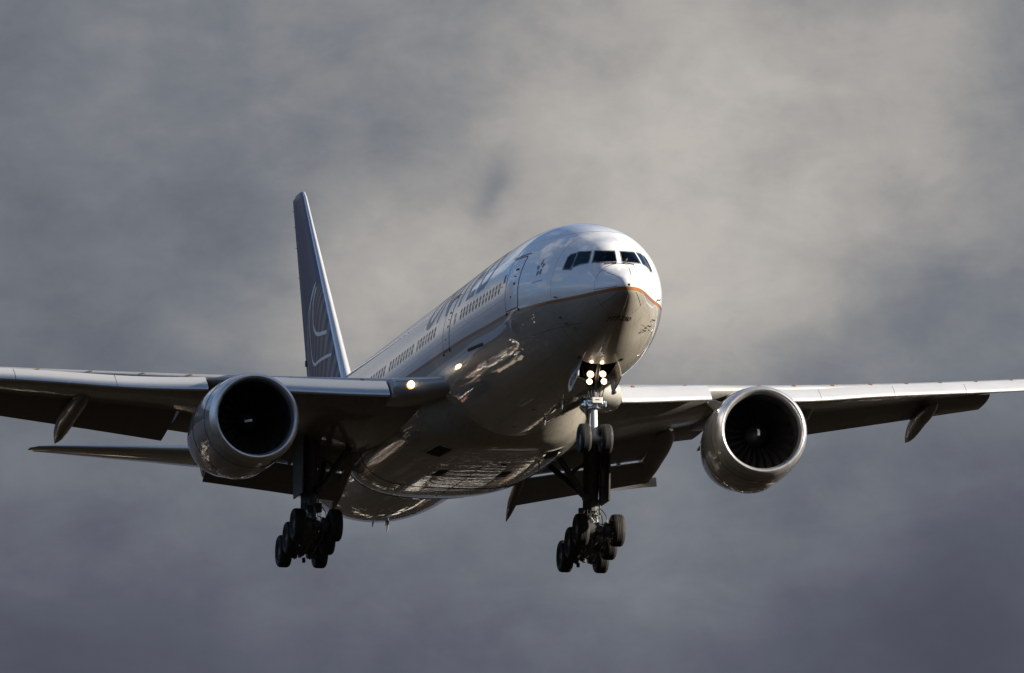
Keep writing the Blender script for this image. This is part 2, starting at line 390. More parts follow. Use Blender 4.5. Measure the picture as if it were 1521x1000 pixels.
def pchip(xs, ys):
    n_ = len(xs); h = [xs[i+1]-xs[i] for i in range(n_-1)]; dl = [(ys[i+1]-ys[i])/h[i] for i in range(n_-1)]
    m_ = [dl[0]]+[0]*(n_-2)+[dl[-1]]
    for i in range(1, n_-1):
        if dl[i-1]*dl[i] > 0:
            w1 = 2*h[i]+h[i-1]; w2 = h[i]+2*h[i-1]; m_[i] = (w1+w2)/(w1/dl[i-1]+w2/dl[i])
    def f(q):
        i = 0
        while i < n_-2 and q > xs[i+1]: i += 1
        t = (q-xs[i])/h[i]
        return (2*t**3-3*t*t+1)*ys[i]+(t**3-2*t*t+t)*h[i]*m_[i]+(-2*t**3+3*t*t)*ys[i+1]+(t**3-t*t)*h[i]*m_[i+1]
    return f
def lerp(a, b, t): return a+(b-a)*t
def table(tab):
    fs = [pchip([r[0] for r in tab], [r[k] for r in tab]) for k in range(1, len(tab[0]))]
    return lambda q: [f(q) for f in fs]

# ------------------------------------------------------------------ the airliner
air = bpy.data.objects.new("airliner", None); COL.objects.link(air); air.location = (0, 0, H)
air['label'] = "white and grey twin-engine airliner with blue tail fin, landing with wheels and flaps down"
air['category'] = "airplane"

# ---- fuselage skin
FT = [(0,-.62,-.62,0,-.62),(.05,-.45,-.80,.19,-.62),(.15,-.34,-.92,.31,-.61),(.4,-.19,-1.07,.48,-.6),(1,.08,-1.35,.76,-.55),(1.45,.30,-1.53,.94,-.5),(1.95,.91,-1.74,1.13,-.45),(2.6,1.35,-1.99,1.38,-.38),(3.4,1.69,-2.28,1.70,-.3),(4.5,2.14,-2.63,2.17,-.2),(6,2.55,-2.97,2.57,-.1),(8,2.90,-3.10,2.90,0),(11,3.08,-3.13,2.99,0),(15,3.1,-3.1,3.1,0),
(25,3.1,-3.1,3.1,0),(36,3.1,-3.1,3.1,0),(40,3.1,-3.1,3.1,0),(42,3.1,-3.06,3.09,.02),(44,3.1,-2.95,3.04,.07),(46,3.09,-2.74,2.95,.17),(49,3.06,-2.24,2.70,.41),(52,2.99,-1.62,2.34,.68),(55,2.89,-.95,1.88,.97),(58,2.74,-.25,1.32,1.24),(60,2.6,.22,.9,1.41),(61.5,2.46,.6,.55,1.53),(62.5,2.33,.95,.3,1.64),(62.94,2.2,1.25,.12,1.72)]
_ft = [pchip([sqrt(r[0]) for r in FT], [r[k] for r in FT]) for k in (1, 2, 3, 4)]
def prof(y):
    q = sqrt(max(y, 0)); return [f(q) for f in _ft]
def S(y, th, off=0.0):
    t, b_, w, m_ = prof(y); c = cos(th)
    p = Vector((w*sin(th), y, ZC+m_+((t-m_) if c > 0 else (m_-b_))*c))
    if off:
        e = 2e-3
        def q(yy, tt):
            t, b_, w, m_ = prof(yy); c = cos(tt)
            return Vector((w*sin(tt), yy, ZC+m_+((t-m_) if c > 0 else (m_-b_))*c))
        n_ = (q(y, th+e)-q(y, th-e)).cross(q(y+e, th)-q(y-e, th)).normalized()
        if n_.dot(Vector((sin(th), 0, cos(th)))) < 0: n_ = -n_
        p = p + n_*off
    return p
def th_of(y, z, side=-1):
    t, b_, w, m_ = prof(y); zz = z-ZC-m_
    c = zz/(t-m_) if zz > 0 else zz/(m_-b_)
    return side*acos(max(-1, min(1, c)))
def SZ(y, z, side=-1, off=0.0): return S(y, th_of(y, z, side), off)

R_ = math.degrees
COCK = [  # cockpit window outlines (station, angle from the crown in degrees)
    [(2.43, 33.7), (2.26, 28.9), (2.13, 23.5), (2.05, 17.6), (1.99, 11.3), (1.96, 4.7), (1.87, 5.0), (1.8, 5.2), (1.73, 5.4), (1.67, 5.5), (1.61, 5.7), (1.62, 15.4), (1.67, 25.1), (1.74, 34.6), (1.86, 43.5), (2.08, 50.6), (2.12, 47.0), (2.18, 43.5), (2.25, 40.0), (2.33, 36.8)],
    [(3.26, 45.1), (3.12, 43.8), (2.97, 42.4), (2.82, 40.9), (2.69, 39.2), (2.58, 37.2), (2.48, 40.3), (2.41, 43.5), (2.34, 46.8), (2.29, 50.1), (2.25, 53.6), (2.32, 55.0), (2.4, 56.4), (2.48, 57.5), (2.57, 58.7), (2.66, 59.6), (2.76, 61.1), (2.85, 62.4), (2.95, 63.7), (3.04, 64.9), (3.15, 66.0), (3.11, 62.0), (3.1, 57.9), (3.12, 53.6), (3.18, 49.4)],
    [(3.28, 46.4), (3.33, 47.3), (3.39, 48.2), (3.45, 49.1), (3.51, 49.9), (3.56, 50.8), (3.57, 51.6), (3.58, 52.4), (3.6, 53.3), (3.61, 54.1), (3.62, 54.9), (3.6, 57.7), (3.59, 60.6), (3.59, 63.3), (3.59, 66.1), (3.6, 68.7), (3.5, 68.5), (3.4, 68.4), (3.3, 68.2), (3.2, 68.0), (3.09, 67.8), (3.09, 63.7), (3.11, 59.6), (3.15, 55.3), (3.2, 50.9)]]
KS = 1.75
def inset(poly, d):
    """offset a polygon given in (y, arc) metres towards its inside"""
    A_ = sum(poly[i][0]*poly[(i+1) % len(poly)][1]-poly[(i+1) % len(poly)][0]*poly[i][1] for i in range(len(poly)))
    sg = 1 if A_ > 0 else -1; outp = []
    n_ = len(poly)
    for i in range(n_):
        p0, p1, p2 = [Vector(poly[(i+k) % n_]) for k in (-1, 0, 1)]
        e0 = (p1-p0).normalized(); e1 = (p2-p1).normalized()
        n0 = Vector((-e0.y, e0.x))*sg; n1 = Vector((-e1.y, e1.x))*sg
        bis = (n0+n1).normalized(); k = d/max(0.35, bis.dot(n0))
        outp.append(tuple(p1+bis*k))
    return outp
def rounded(poly, r, k=4):
    outp = []; n_ = len(poly)
    for i in range(n_):
        p0, p1, p2 = [Vector(poly[(i+q) % n_]) for q in (-1, 0, 1)]
        a = p1+(p0-p1).normalized()*min(r, (p0-p1).length*.45); c = p1+(p2-p1).normalized()*min(r, (p2-p1).length*.45)
        for j in range(k+1):
            t = j/k; outp.append(tuple((1-t)**2*a+2*t*(1-t)*p1+t*t*c))
    return outp
def dens(poly, step):
    outp = []
    for i in range(len(poly)):
        a, b_ = Vector(poly[i]), Vector(poly[(i+1) % len(poly)]); n_ = max(1, int((b_-a).length/step))
        for j in range(n_): outp.append(tuple(a.lerp(b_, j/n_)))
    return outp
def inpoly(p, poly):
    c = False; j = len(poly)-1
    for i in range(len(poly)):
        if ((poly[i][1] > p[1]) != (poly[j][1] > p[1])) and (p[0] < (poly[j][0]-poly[i][0])*(p[1]-poly[i][1])/(poly[j][1]-poly[i][1])+poly[i][0]): c = not c
        j = i
    return c
def toarc(poly): return [(y, radians(t)*KS) for y, t in poly]
cock_arc = [toarc(p) for p in COCK]
hole_arc = [inset(p, -0.012) for p in cock_arc]

def build_fuselage():
    ys = [0.0, .004, .012, .03, .06, .1, .15, .21, .28, .36, .45, .55, .66, .78, .9, 1.05, 1.2, 1.35]
    y = 1.47
    while y < 4.0: ys.append(y); y += .028
    while y < 8: ys.append(y); y += .12
    while y < 16: ys.append(y); y += .4
    while y < 41: ys.append(y); y += 1.0
    while y < 60: ys.append(y); y += .5
    ys += [60.5, 61, 61.5, 62, 62.4, 62.7, 62.94]
    NS = 300
    mb = MB(); tip = mb.vert(S(0, 0)); rows = []
    for yy in ys[1:]:
        rows.append([mb.vert(S(yy, 2*pi*j/NS)) for j in range(NS)])
    for j in range(NS): mb.face((tip, rows[0][j], rows[0][(j+1) % NS]))
    for i in range(len(rows)-1):
        ya, yb = ys[i+1], ys[i+2]; ym = (ya+yb)/2
        for j in range(NS):
            k = (j+1) % NS
            if 1.5 < ym < 3.9:
                tm = 2*pi*(j+.5)/NS; tm = tm if tm <= pi else 2*pi-tm
                if tm < 1.4 and any(inpoly((ym, tm*KS), h) for h in hole_arc): continue
            if 4.95 < ym < 6.62:
                c = mb.v[rows[i][j]]
                if abs(c[0]) < .66 and c[2] < -2.5: continue          # open nose wheel bay
            mb.face((rows[i][j], rows[i][k], rows[i+1][k], rows[i+1][j]))
    mb.face(tuple(rows[-1]))
    o = mb.build("fuselage", M_PAINT, air, angle=50, fix=False)
    p = o.data.polygons[len(o.data.polygons)//2]
    if p.normal.dot(p.center-Vector((0, p.center.y, ZC))) < 0: o.data.flip_normals()
    return o
fus = build_fuselage()

def surf_patch(name, poly, mapf, mats, parent, cut=0.06, off=0.004, two_d=None, thick=0.0):
    """flat polygon(s) in a 2-D chart, cut finely and wrapped onto a surface"""
    bm = bmesh.new()
    polys = poly if isinstance(poly[0][0], (list, tuple)) else [poly]
    for pl_ in polys:
        bm.faces.new([bm.verts.new((p[0], p[1], 0)) for p in pl_])
    wrap_bm(bm, mapf, cut, off)
    return bm_build(bm, name, mats, parent)
def wrap_bm(bm, mapf, cut, off):
    xs = [v.co.x for v in bm.verts]; ys_ = [v.co.y for v in bm.verts]
    for ax, (lo, hi) in enumerate(((min(xs), max(xs)), (min(ys_), max(ys_)))):
        n_ = int((hi-lo)/cut)
        for i in range(1, n_+1):
            co = [0, 0, 0]; no = [0, 0, 0]; co[ax] = lo+(hi-lo)*i/(n_+1); no[ax] = 1
            bmesh.ops.bisect_plane(bm, geom=bm.verts[:]+bm.edges[:]+bm.faces[:], plane_co=co, plane_no=no)
    for v in bm.verts: v.co = mapf(v.co.x, v.co.y, off)
def bm_build(bm, name, mats, parent):
    bmesh.ops.recalc_face_normals(bm, faces=bm.faces); bm.normal_update()
    if sum(f.normal.dot(f.calc_center_median()-Vector((0, f.calc_center_median().y, ZC)))*f.calc_area() for f in bm.faces) < 0:
        bmesh.ops.reverse_faces(bm, faces=bm.faces)
    me = bpy.data.meshes.new(name); bm.to_mesh(me); bm.free()
    for m_ in (mats if isinstance(mats, list) else [mats]): me.materials.append(m_)
    for p in me.polygons: p.use_smooth = True
    o = bpy.data.objects.new(name, me); COL.objects.link(o); o.parent = parent
    return o
def ring_mesh(mb, outer, inner, mapf, off_o, off_i, mi=0):
    n_ = len(outer)
    a = [mb.vert(mapf(p[0], p[1], off_o)) for p in outer]; b_ = [mb.vert(mapf(p[0], p[1], off_i)) for p in inner]
    c = [mb.vert(mapf(p[0], p[1], -0.01)) for p in outer]; e = [mb.vert(mapf(p[0], p[1], -0.01)) for p in inner]
    for i in range(n_):
        j = (i+1) % n_
        mb.face((a[i], a[j], b_[j], b_[i]), mi); mb.face((c[j], c[i], a[i], a[j])[::-1], mi); mb.face((b_[i], b_[j], e[j], e[i]), mi)

# ---- cockpit windows
for sgn in (-1, 1):
    for poly in cock_arc:
        mapf = lambda u, v, off, s=sgn: S(u, s*v/KS, off)
        base = dens(poly, .05)
        mb = MB()
        nb = inset(base, 0.0)
        outer = inset(base, -.026); inner = inset(base, .016)
        ring_mesh(mb, outer, inner, mapf, .008, .004)
        fr = mb.build("cockpit_window", M_FRAME, fus, angle=40)
        surf_patch("pane", inset(base, .01), mapf, M_GLASS, fr, .05, .001)

# ---- passenger windows on the aircraft's right side
def oval(cy, cz, w, h, k=5):
    return rounded([(cy-w/2, cz-h/2), (cy+w/2, cz-h/2), (cy+w/2, cz+h/2), (cy-w/2, cz+h/2)], min(w, h)*.5, k)
wy = [8.99 + .506*k for k in range(13)] + [16.15] + [19.95 + .527*k for k in range(7)] + [24.08 + .527*k for k in range(9)] + [29.4 + .53*k for k in range(9)]
fz = lambda u, v, off: SZ(u, v, -1, off)
def cabin_window(cy, cz, parent, name, w=.29, h=.43):
    mb = MB()
    o1 = oval(cy, cz, w, h); o2 = oval(cy, cz, w-.07, h-.07); o3 = oval(cy-.006, cz-.01, w-.09, h-.09)
    ring_mesh(mb, o1, o2, fz, .004, -.004, 0)
    c = [mb.vert(fz(p[0], p[1], -.006)) for p in o2]
    # pane sits just inside the rim
    mid = [mb.vert(fz(p[0], p[1], .0035)) for p in o2]
    mb.face(tuple(mid), 1)
    return mb.build(name, [M_SEAL, M_SHADE if random.random() < .78 else M_SHADE_LOW], parent, angle=30)
for cy in wy:
    cabin_window(cy, .20 if cy < 17 else .27, fus, "passenger_window")

# ---- cabin doors
def cabin_door(y0, y1, z0, z1):
    base = rounded([(y0, z0), (y1, z0), (y1, z1), (y0, z1)], .16, 5)
    base = dens(base, .08)
    d = surf_patch("cabin_door", inset(base, .03), fz, M_PAINT, air, .10, .007)
    mb = MB(); ring_mesh(mb, base, inset(base, .034), fz, .010, .010); mb.build("door_seal", M_SEAL, d)
    yc = (y0+y1)/2
    cabin_window(yc+.12, .22, d, "door_window", .24, .38)
    mb = MB(); hp = oval(yc-.25, .08, .17, .10, 3)
    surf_patch("door_handle", hp, fz, M_SEAL, d, .08, .012)
    surf_patch("door_handle_arrow", [(yc-.33, .30), (yc-.10, .36), (yc-.10, .40), (yc-.33, .35)], fz, M_RED, d, .08, .012)
    surf_patch("door_notice", [(yc-.38, .56), (yc-.08, .58), (yc-.08, .66), (yc-.38, .64)], fz, M_SEAL, d, .08, .011)
    surf_patch("girt_bar_cover", oval(yc, -.38, .10, .09, 3), fz, M_SEAL, d, .08, .011)
    for yy in (y0+.03, y1-.03):
        b_ = SZ(yy, z0-.06, -1, .012)
        mb = MB(); mb.box(b_, (.04, .07, .09)); mb.build("door_stop", M_SEAL, d)
    # drip rail above the door
    mb = MB(); mb.path([SZ(y0-.1+k*.1*(y1-y0+.2)/1.0, z1+.06, -1, .02) for k in range(11)], .012, 6); mb.build("rain_gutter", M_FRAME, d)
    return d
cabin_door(6.62, 7.92, -.86, 1.08)
cabin_door(16.98, 18.15, -.80, 1.2)
surf_patch("flag_marking", [(8.22, .30), (8.46, .30), (8.46, .60), (8.22, .60)], fz, M_BLUE, fus, .1, .004)
surf_patch("service_hatch", oval(8.55, .18, .10, .08, 3), fz, M_SEAL, fus, .1, .004)

# ---- lettering
def text_bm(txt, bold=0.0, shear=0.0, spacing=1.0):
    cu = bpy.data.curves.new("lettering", 'FONT'); cu.body = txt; cu.size = 1; cu.offset = bold; cu.shear = shear; cu.space_character = spacing
    cu.resolution_u = 6
    ob = bpy.data.objects.new("lettering_source", cu); COL.objects.link(ob)
    bpy.context.view_layer.update()
    dg = bpy.context.evaluated_depsgraph_get()
    me = bpy.data.meshes.new_from_object(ob.evaluated_get(dg))
    bpy.data.objects.remove(ob); bpy.data.curves.remove(cu)
    bm = bmesh.new(); bm.from_mesh(me); bpy.data.meshes.remove(me)
    return bm
def fit_bm(bm, x0, x1, y0, y1):
    a, b_ = min(v.co.x for v in bm.verts), max(v.co.x for v in bm.verts); c, d = min(v.co.y for v in bm.verts), max(v.co.y for v in bm.verts)
    for v in bm.verts: v.co.x = lerp(x0, x1, (v.co.x-a)/(b_-a)); v.co.y = lerp(y0, y1, (v.co.y-c)/(d-c)); v.co.z = 0
bm = text_bm("UNITED", .012, 0, 1.12)
fit_bm(bm, 22.5, 11.2, 0, 1.95)
wrap_bm(bm, lambda u, v, off: S(u, -(radians(71.3)-v/3.1), off), .16, .004)
bm_build(bm, "airline_lettering", M_LETTER, fus)
bm = text_bm("777-200", .012, .25)
fit_bm(bm, -.44, .46, 0, .125)
def chin(x, z, off):
    lo_, hi_ = .3, 4.5
    for _ in range(30):
        m_ = (lo_+hi_)/2; th_ = th_of(m_, z, 1)
        if abs(S(m_, th_).x) < abs(x) or S(m_, pi).z > z: lo_ = m_
        else: hi_ = m_
    return S(hi_, th_of(hi_, z, 1 if x > 0 else -1), off)
wrap_bm(bm, lambda u, v, off: chin(u, -2.03+v+.03*u, off), .05, .006)
bm_build(bm, "type_lettering", M_BLACK, fus)
# five-part star emblem with its caption
star = []
R0 = .36
for k in range(5):
    a = pi/2+2*pi*k/5
    tipv = Vector((cos(a), sin(a)))*R0; l = Vector((cos(a+.66), sin(a+.66)))*R0*.58; r = Vector((cos(a-.42), sin(a-.42)))*R0*.52; c = Vector((cos(a+.25), sin(a+.25)))*R0*.28
    star.append([(5.06-p.x*.85, .36+p.y) for p in (tipv, l, c, r)])
surf_patch("alliance_emblem", star, fz, M_LETTER, fus, .1, .005)
bm = text_bm("A STAR ALLIANCE MEMBER", .0, 0)
fit_bm(bm, 5.48, 4.72, -.16, -.11); wrap_bm(bm, fz, .1, .005); bm_build(bm, "emblem_caption", M_LETTER, fus)

# ---- small things on the fuselage skin
def probe(y, z, side, ln=.22, mat=M_DARKM, name="pitot_probe"):
    p = SZ(y, z, side, 0); n_ = SZ(y, z, side, .1)-p; n_.normalize()
    mb = MB(); q = p+n_*.10; mb.tube(p-n_*.02, q, .028, .02, 8); mb.tube(q+Vector((0, .04, 0)), q+Vector((0, -ln, 0)), .022, .012, 8)
    return mb.build(name, mat, fus)
for side in (-1, 1):
    probe(3.72, -1.86, side); probe(3.86, -1.62, side, .12); probe(3.5, -2.05, side, .16); probe(3.82, -.9, side, .14, name="angle_vane")
for (y, z, dy, dz) in ((3.66, -2.16, .26, .12), (3.98, -1.88, .02, .12), (4.42, -1.52, .03, .10), (4.1, -2.0, .10, .02)):
    surf_patch("static_port_marking", [(y, z), (y+dy, z+dz), (y+dy, z+dz+.035), (y, z+.035)], lambda u, v, o: SZ(u, v, 1, o), M_BLACK, fus, .1, .005)
surf_patch("equipment_hatch", dens([(3.55, -1.55), (4.15, -1.45), (4.15, -1.80), (3.55, -1.88)], .1), fz, M_GREY, fus, .08, .006)
# lightning strips on the radome
for a in (180, 128, 232, 20, -40, 75, -95):
    mb = MB(); mb.path([S(yy, radians(a), .006) for yy in (.25, .5, .75, 1.0, 1.25, 1.48)], .008, 6); mb.build("lightning_strip", M_FRAME, fus)
# wipers
for sgn in (-1, 1):
    mb = MB(); mb.path([S(1.58, sgn*radians(10), .03), S(1.59, sgn*radians(20), .035), S(1.66, sgn*radians(33), .03)], .014, 6)
    mb.tube(S(1.56, sgn*radians(9), -.02), S(1.56, sgn*radians(9), .05), .03, .03, 8)
    mb.build("windscreen_wiper", M_BLACK, fus)
def blade(y, h, c, x=0.0, top=False, mat=M_MARK, name="blade_antenna", z0=None):
    t, b_, w, m_ = prof(y)
    zb = z0 if z0 is not None else (ZC+(t if top else b_)); s = 1 if top else -1
    mb = MB(); R = []
    for k, (f, cc) in enumerate(((-.1, c), (.0, c), (.6, c*.72), (.95, c*.5), (1.0, c*.36))):
        zz = zb+s*h*f; sh = (c-cc)*.55; n_ = 14; ring = []
        for i in range(n_):
            a = 2*pi*i/n_; ring.append((x+.025*(cc/c)*sin(a), y+sh+cc*.5*cos(a), zz))
        R.append(ring)
    mb.rings(R); return mb.build(name, mat, fus)
blade(11.5, .30, .38); blade(16.2, .22, .3, .35); blade(44.0, .20, .30, mat=M_GREY); blade(46.6, .16, .28, mat=M_GREY)
blade(12.5, .32, .4, top=True); blade(20.0, .34, .42, top=True); blade(29.5, .3, .4, top=True)
for (y, x) in ((14.2, -.5), (15.4, .25), (15.9, -.15), (16.8, .55), (17.6, .1), (18.4, -.35), (16.1, 1.05), (41.5, .6), (45.0, -.7), (47.6, .2)):
    surf_patch("drain_marking", oval(y, x/3.1, .26, .05, 3), lambda u, v, o: S(u, pi-v, o), M_BLACK, fus, .1, .004)
mb = MB(); mb.path([(.3, 45.1, -3.15), (.3, 45.2, -3.40), (.3, 45.3, -3.56)], [.045, .04, .025], 8); mb.build("drain_mast", M_GREY, fus)
# anti-collision beacon and a white outflow slot on the right flank
surf_patch("cargo_latch_panel", dens([(12.0, -1.32), (14.3, -1.22), (14.3, -1.34), (12.0, -1.44)], .2), fz, M_SEAL, fus, .2, .005)
surf_patch("ground_service_marking", oval(12.4, -1.95, .22, .16, 3), fz, M_YELLOW, fus, .1, .005)

# ---- belly fairing
FA = [  # station, half width, side z, bottom z, squareness
    (19.3, 2.2, -1.9, -3.20, 2.2), (20.2, 2.62, -1.6, -3.40, 2.3), (20.9, 2.95, -1.4, -3.56, 2.5), (21.6, 3.2, -1.3, -3.72, 2.9), (22.6, 3.42, -1.2, -3.80, 3.3),
    (25, 3.62, -1.2, -3.84, 3.6), (29, 3.66, -1.2, -3.86, 3.7), (33, 3.62, -1.2, -3.80, 3.5), (35, 3.5, -1.3, -3.68, 3.1), (36.3, 3.36, -1.4, -3.56, 2.6), (37.2, 3.2, -1.5, -3.46, 2.25), (38.5, 2.9, -1.6, -3.3, 2.0)]
ffa = table(FA)
def FS(y, t, off=0.0):
    a, zs, zb, n_ = ffa(y); c, s = cos(t), sin(t)
    x = a*(1 if c >= 0 else -1)*abs(c)**(2/n_); z = zs-(zs-zb)*abs(s)**(2/n_)
    p = Vector((x, y, z))
    if off: p = p + (p-Vector((0, y, -1.2))).normalized()*off
    return p
mb = MB(); R = []
y = 19.3
ysf = []
while y <= 38.5: ysf.append(y); y += .2
for y in ysf:
    ring = [FS(y, pi*i/70) for i in range(71)]
    ring += [Vector((-ring[0].x*.8, y, -.9)), Vector((ring[0].x*.8, y, -.9))]
    R.append(ring)
mb.rings(R, 0)
fair = mb.build("belly_fairing", M_FAIR, air, angle=60)
def fair_x(y, z, side):
    """angle on the fairing section for a height"""
    best = min(range(0, 201), key=lambda i: abs(FS(y, pi/2*i/200).z-z)); t = pi/2*best/200
    return t if side > 0 else pi-t
def fair_patch(name, y0, y1, t0, t1, mat, off, parent=fair, rim=None):
    p = surf_patch(name, dens([(y0, t0), (y1, t0), (y1, t1), (y0, t1)], .1), lambda u, v, o: FS(u, v, o), mat, parent, .12, off)
    if rim:
        base = dens([(y0, t0), (y1, t0), (y1, t1), (y0, t1)], .1); mb = MB()
        ring_mesh(mb, inset(base, -.03), base, lambda u, v, o: FS(u, v, o), .03, .02); mb.build("inlet_rim", rim, p)
    return p
for s in (-1, 1):
    tt = [1.02, 1.22] if s > 0 else [pi-1.22, pi-1.02]
    fair_patch("ram_air_inlet", 22.6, 24.3, tt[0], tt[1], M_DARK, .012, rim=M_GREY)
    tt = [1.40, 1.47] if s > 0 else [pi-1.47, pi-1.40]
    fair_patch("cooling_exhaust", 27.0, 28.4, tt[0], tt[1], M_DARK, .012)
fair_patch("fairing_vent", 25.1, 25.4, 1.50, 1.53, M_DARK, .012)
for yy in (31.6,):
    mb = MB(); mb.path([FS(yy, pi*i/40, .004) for i in range(2, 39)], .014, 6); mb.build("gear_door_gap", M_SEAL, fair)
mb = MB(); mb.path([FS(y_, pi/2, .004) for y_ in (25.5, 27, 29, 31, 33, 34.5)], .012, 6); mb.build("gear_door_gap", M_SEAL, fair)
mb = MB(); mb.path([FS(36.2, pi*i/40, .003) for i in range(3, 38)], .016, 6); mb.build("fairing_joint", M_SEAL, fair)
mb = MB(); R = []
for f, c in ((-.1, .42), (0, .42), (.5, .30), (.9, .16), (1, .08)):
    R.append([(1.95+.03*sin(2*pi*i/12), 24.6+f*.12+c*.5*cos(2*pi*i/12), -3.55-.62*f) for i in range(12)])
mb.rings(R); mb.build("drain_mast", M_GREY, fair)

# ------------------------------------------------------------------ lifting surfaces
def naca(s, t): return 5*t*(.2969*sqrt(max(s, 0))-.126*s-.3516*s*s+.2843*s**3-.1036*s**4)
def section(le, te, t, up, s0, s1, n=14, cam_=0.0):
    le, te, up = Vector(le), Vector(te), Vector(up); ch = (te-le).length
    ss = [s0+(s1-s0)*((1-cos(pi*i/n))/2 if s0 == 0 else i/n) for i in range(n+1)]
    if s0 == 0: ss = [s1*(i/n)**2 for i in range(n+1)]
    def P_(s, sg): return le+(te-le)*s+up*ch*(sg*naca(s, t)+cam_*4*s*(1-s))
    u_ = [P_(s, 1) for s in reversed(ss)]; l_ = [P_(s, -1) for s in (ss[1:] if s0 == 0 else ss)]
    return u_+l_
def loft(name, secs, mats, parent, mat_of=None, angle=40):
    mb = MB(); mb.rings(secs, 0, mat_of=mat_of); return mb.build(name, mats, parent, angle=angle)

WZ = table([(2.4, -1.84), (3.1, -1.76), (4.6, -1.50), (8.6, -.84), (12.7, -.24), (16.2, .30), (23.3, 1.47), (30.4, 2.8)])
WT = table([(2.4, -2.4, 13.9), (3.1, -2.3, 13.6), (8.6, -1.08, 9.6), (10.4, -.70, 8.35), (16.2, .28, 6.55), (22.8, 1.54, 4.6), (27, 2.26, 3.35), (30.4, 2.9, 2.1)])
def wle_y(x): return 21.2+.695*(x-3.1)
def wchord(x):
    te = 34.15-.03*(x-3.1) if x < 10.3 else 33.93+.393*(x-10.3)
    return te-wle_y(x)
WTH = table([(2.4, .138), (3.1, .136), (8.6, .115), (12, .105), (20, .098), (30.4, .092)])
def wing_te_z(x): return WT(x)[0]
def wsec(x, sgn, s0, s1, n=16, t_add=0.0):
    y = wle_y(x); c = wchord(x)
    return section((sgn*x, y, WZ(x)[0]), (sgn*x, y+c, wing_te_z(x)), WTH(x)[0], (0, 0, 1), s0, s1, n, -.004)
def wing_pt(x, sgn, s, up):
    y = wle_y(x); c = wchord(x); z = lerp(WZ(x)[0], wing_te_z(x), s)+c*(up*naca(s, WTH(x)[0])-.004*4*s*(1-s))
    return Vector((sgn*x, y+c*s, z))

def flap_piece(name, a, b_, th, parent, sgn, mats=None, n=10, nspan=2, th1=None, mat_of=None):
    """a, b_: (x, LE y, LE z, TE y, TE z) at the two ends"""
    secs = []
    for i in range(nspan+1):
        q = [lerp(p, r, i/nspan) for p, r in zip(a, b_)]
        d_ = Vector((0, q[3]-q[1], q[4]-q[2])).normalized(); up = Vector((0, -d_.z, d_.y))
        secs.append(section((sgn*q[0], q[1], q[2]), (sgn*q[0], q[3], q[4]), lerp(th, th1 or th, i/nspan)/(Vector((0, q[3]-q[1], q[4]-q[2])).length), up, 0, 1, n))
    return loft(name, secs, mats or [M_FLAP], parent, mat_of=mat_of, angle=50)

def canoe(name, path, parent, sgn, mat=M_CANOE):
    mb = MB(); R = []
    for (x, y, z, hw, hh) in path:
        ring = []
        for i in range(20):
            a = 2*pi*i/20; ring.append((sgn*x+hw*cos(a), y, z+hh*(sin(a) if sin(a) < 0 else sin(a)*.6)))
        R.append(ring)
    mb.rings(R); return mb.build(name, mat, parent, angle=60)

def canoe_smooth(pts, n=16):
    f = [pchip([p[1] for p in pts], [p[k] for p in pts]) for k in (0, 2, 3, 4)]
    o = []
    for i in range(n+1):
        y = lerp(pts[0][1], pts[-1][1], (1-cos(pi*i/n))/2); q = [g(y) for g in f]; o.append((q[0], y, q[1], max(q[2], .01), max(q[3], .01)))
    return o

SLAT_L = table([(4, .86), (8.7, .84), (11, .74), (16, .68), (22, .62), (29, .45)])
SLAT_B = table([(4.0, -2.0), (4.63, -1.93), (8.64, -1.31), (12.7, -.83), (16.17, -.20), (23.27, .99), (29, 2.05)])
def slat_section(x, sgn):
    l = SLAT_L(x)[0]; ph = radians(20); zb = SLAT_B(x)[0]; y0 = 20.5+.695*(x-3.1)-.05
    up = [(l*t*t, .43*l*t**1.0*1.0*(1-.0*t)) for t in [1, .9, .8, .7, .6, .5, .4, .3, .2, .1, 0]]
    lo = [(.30*l*t*t, -.17*l*t) for t in [.25, .5, .75, 1]]
    inn = [(.30*l, -.10*l), (.30*l, .03*l), (.42*l, .17*l), (.65*l, .30*l), (l, .415*l)]
    pts = []
    for a, b_ in up+lo+inn:
        pts.append((a*cos(ph)-b_*sin(ph)*.0+b_*.0, a*sin(ph)+b_*cos(ph)))
    zmin = min(p[1] for p in pts)
    return [Vector((sgn*x, y0+a, zb+(b_-zmin))) for a, b_ in pts]

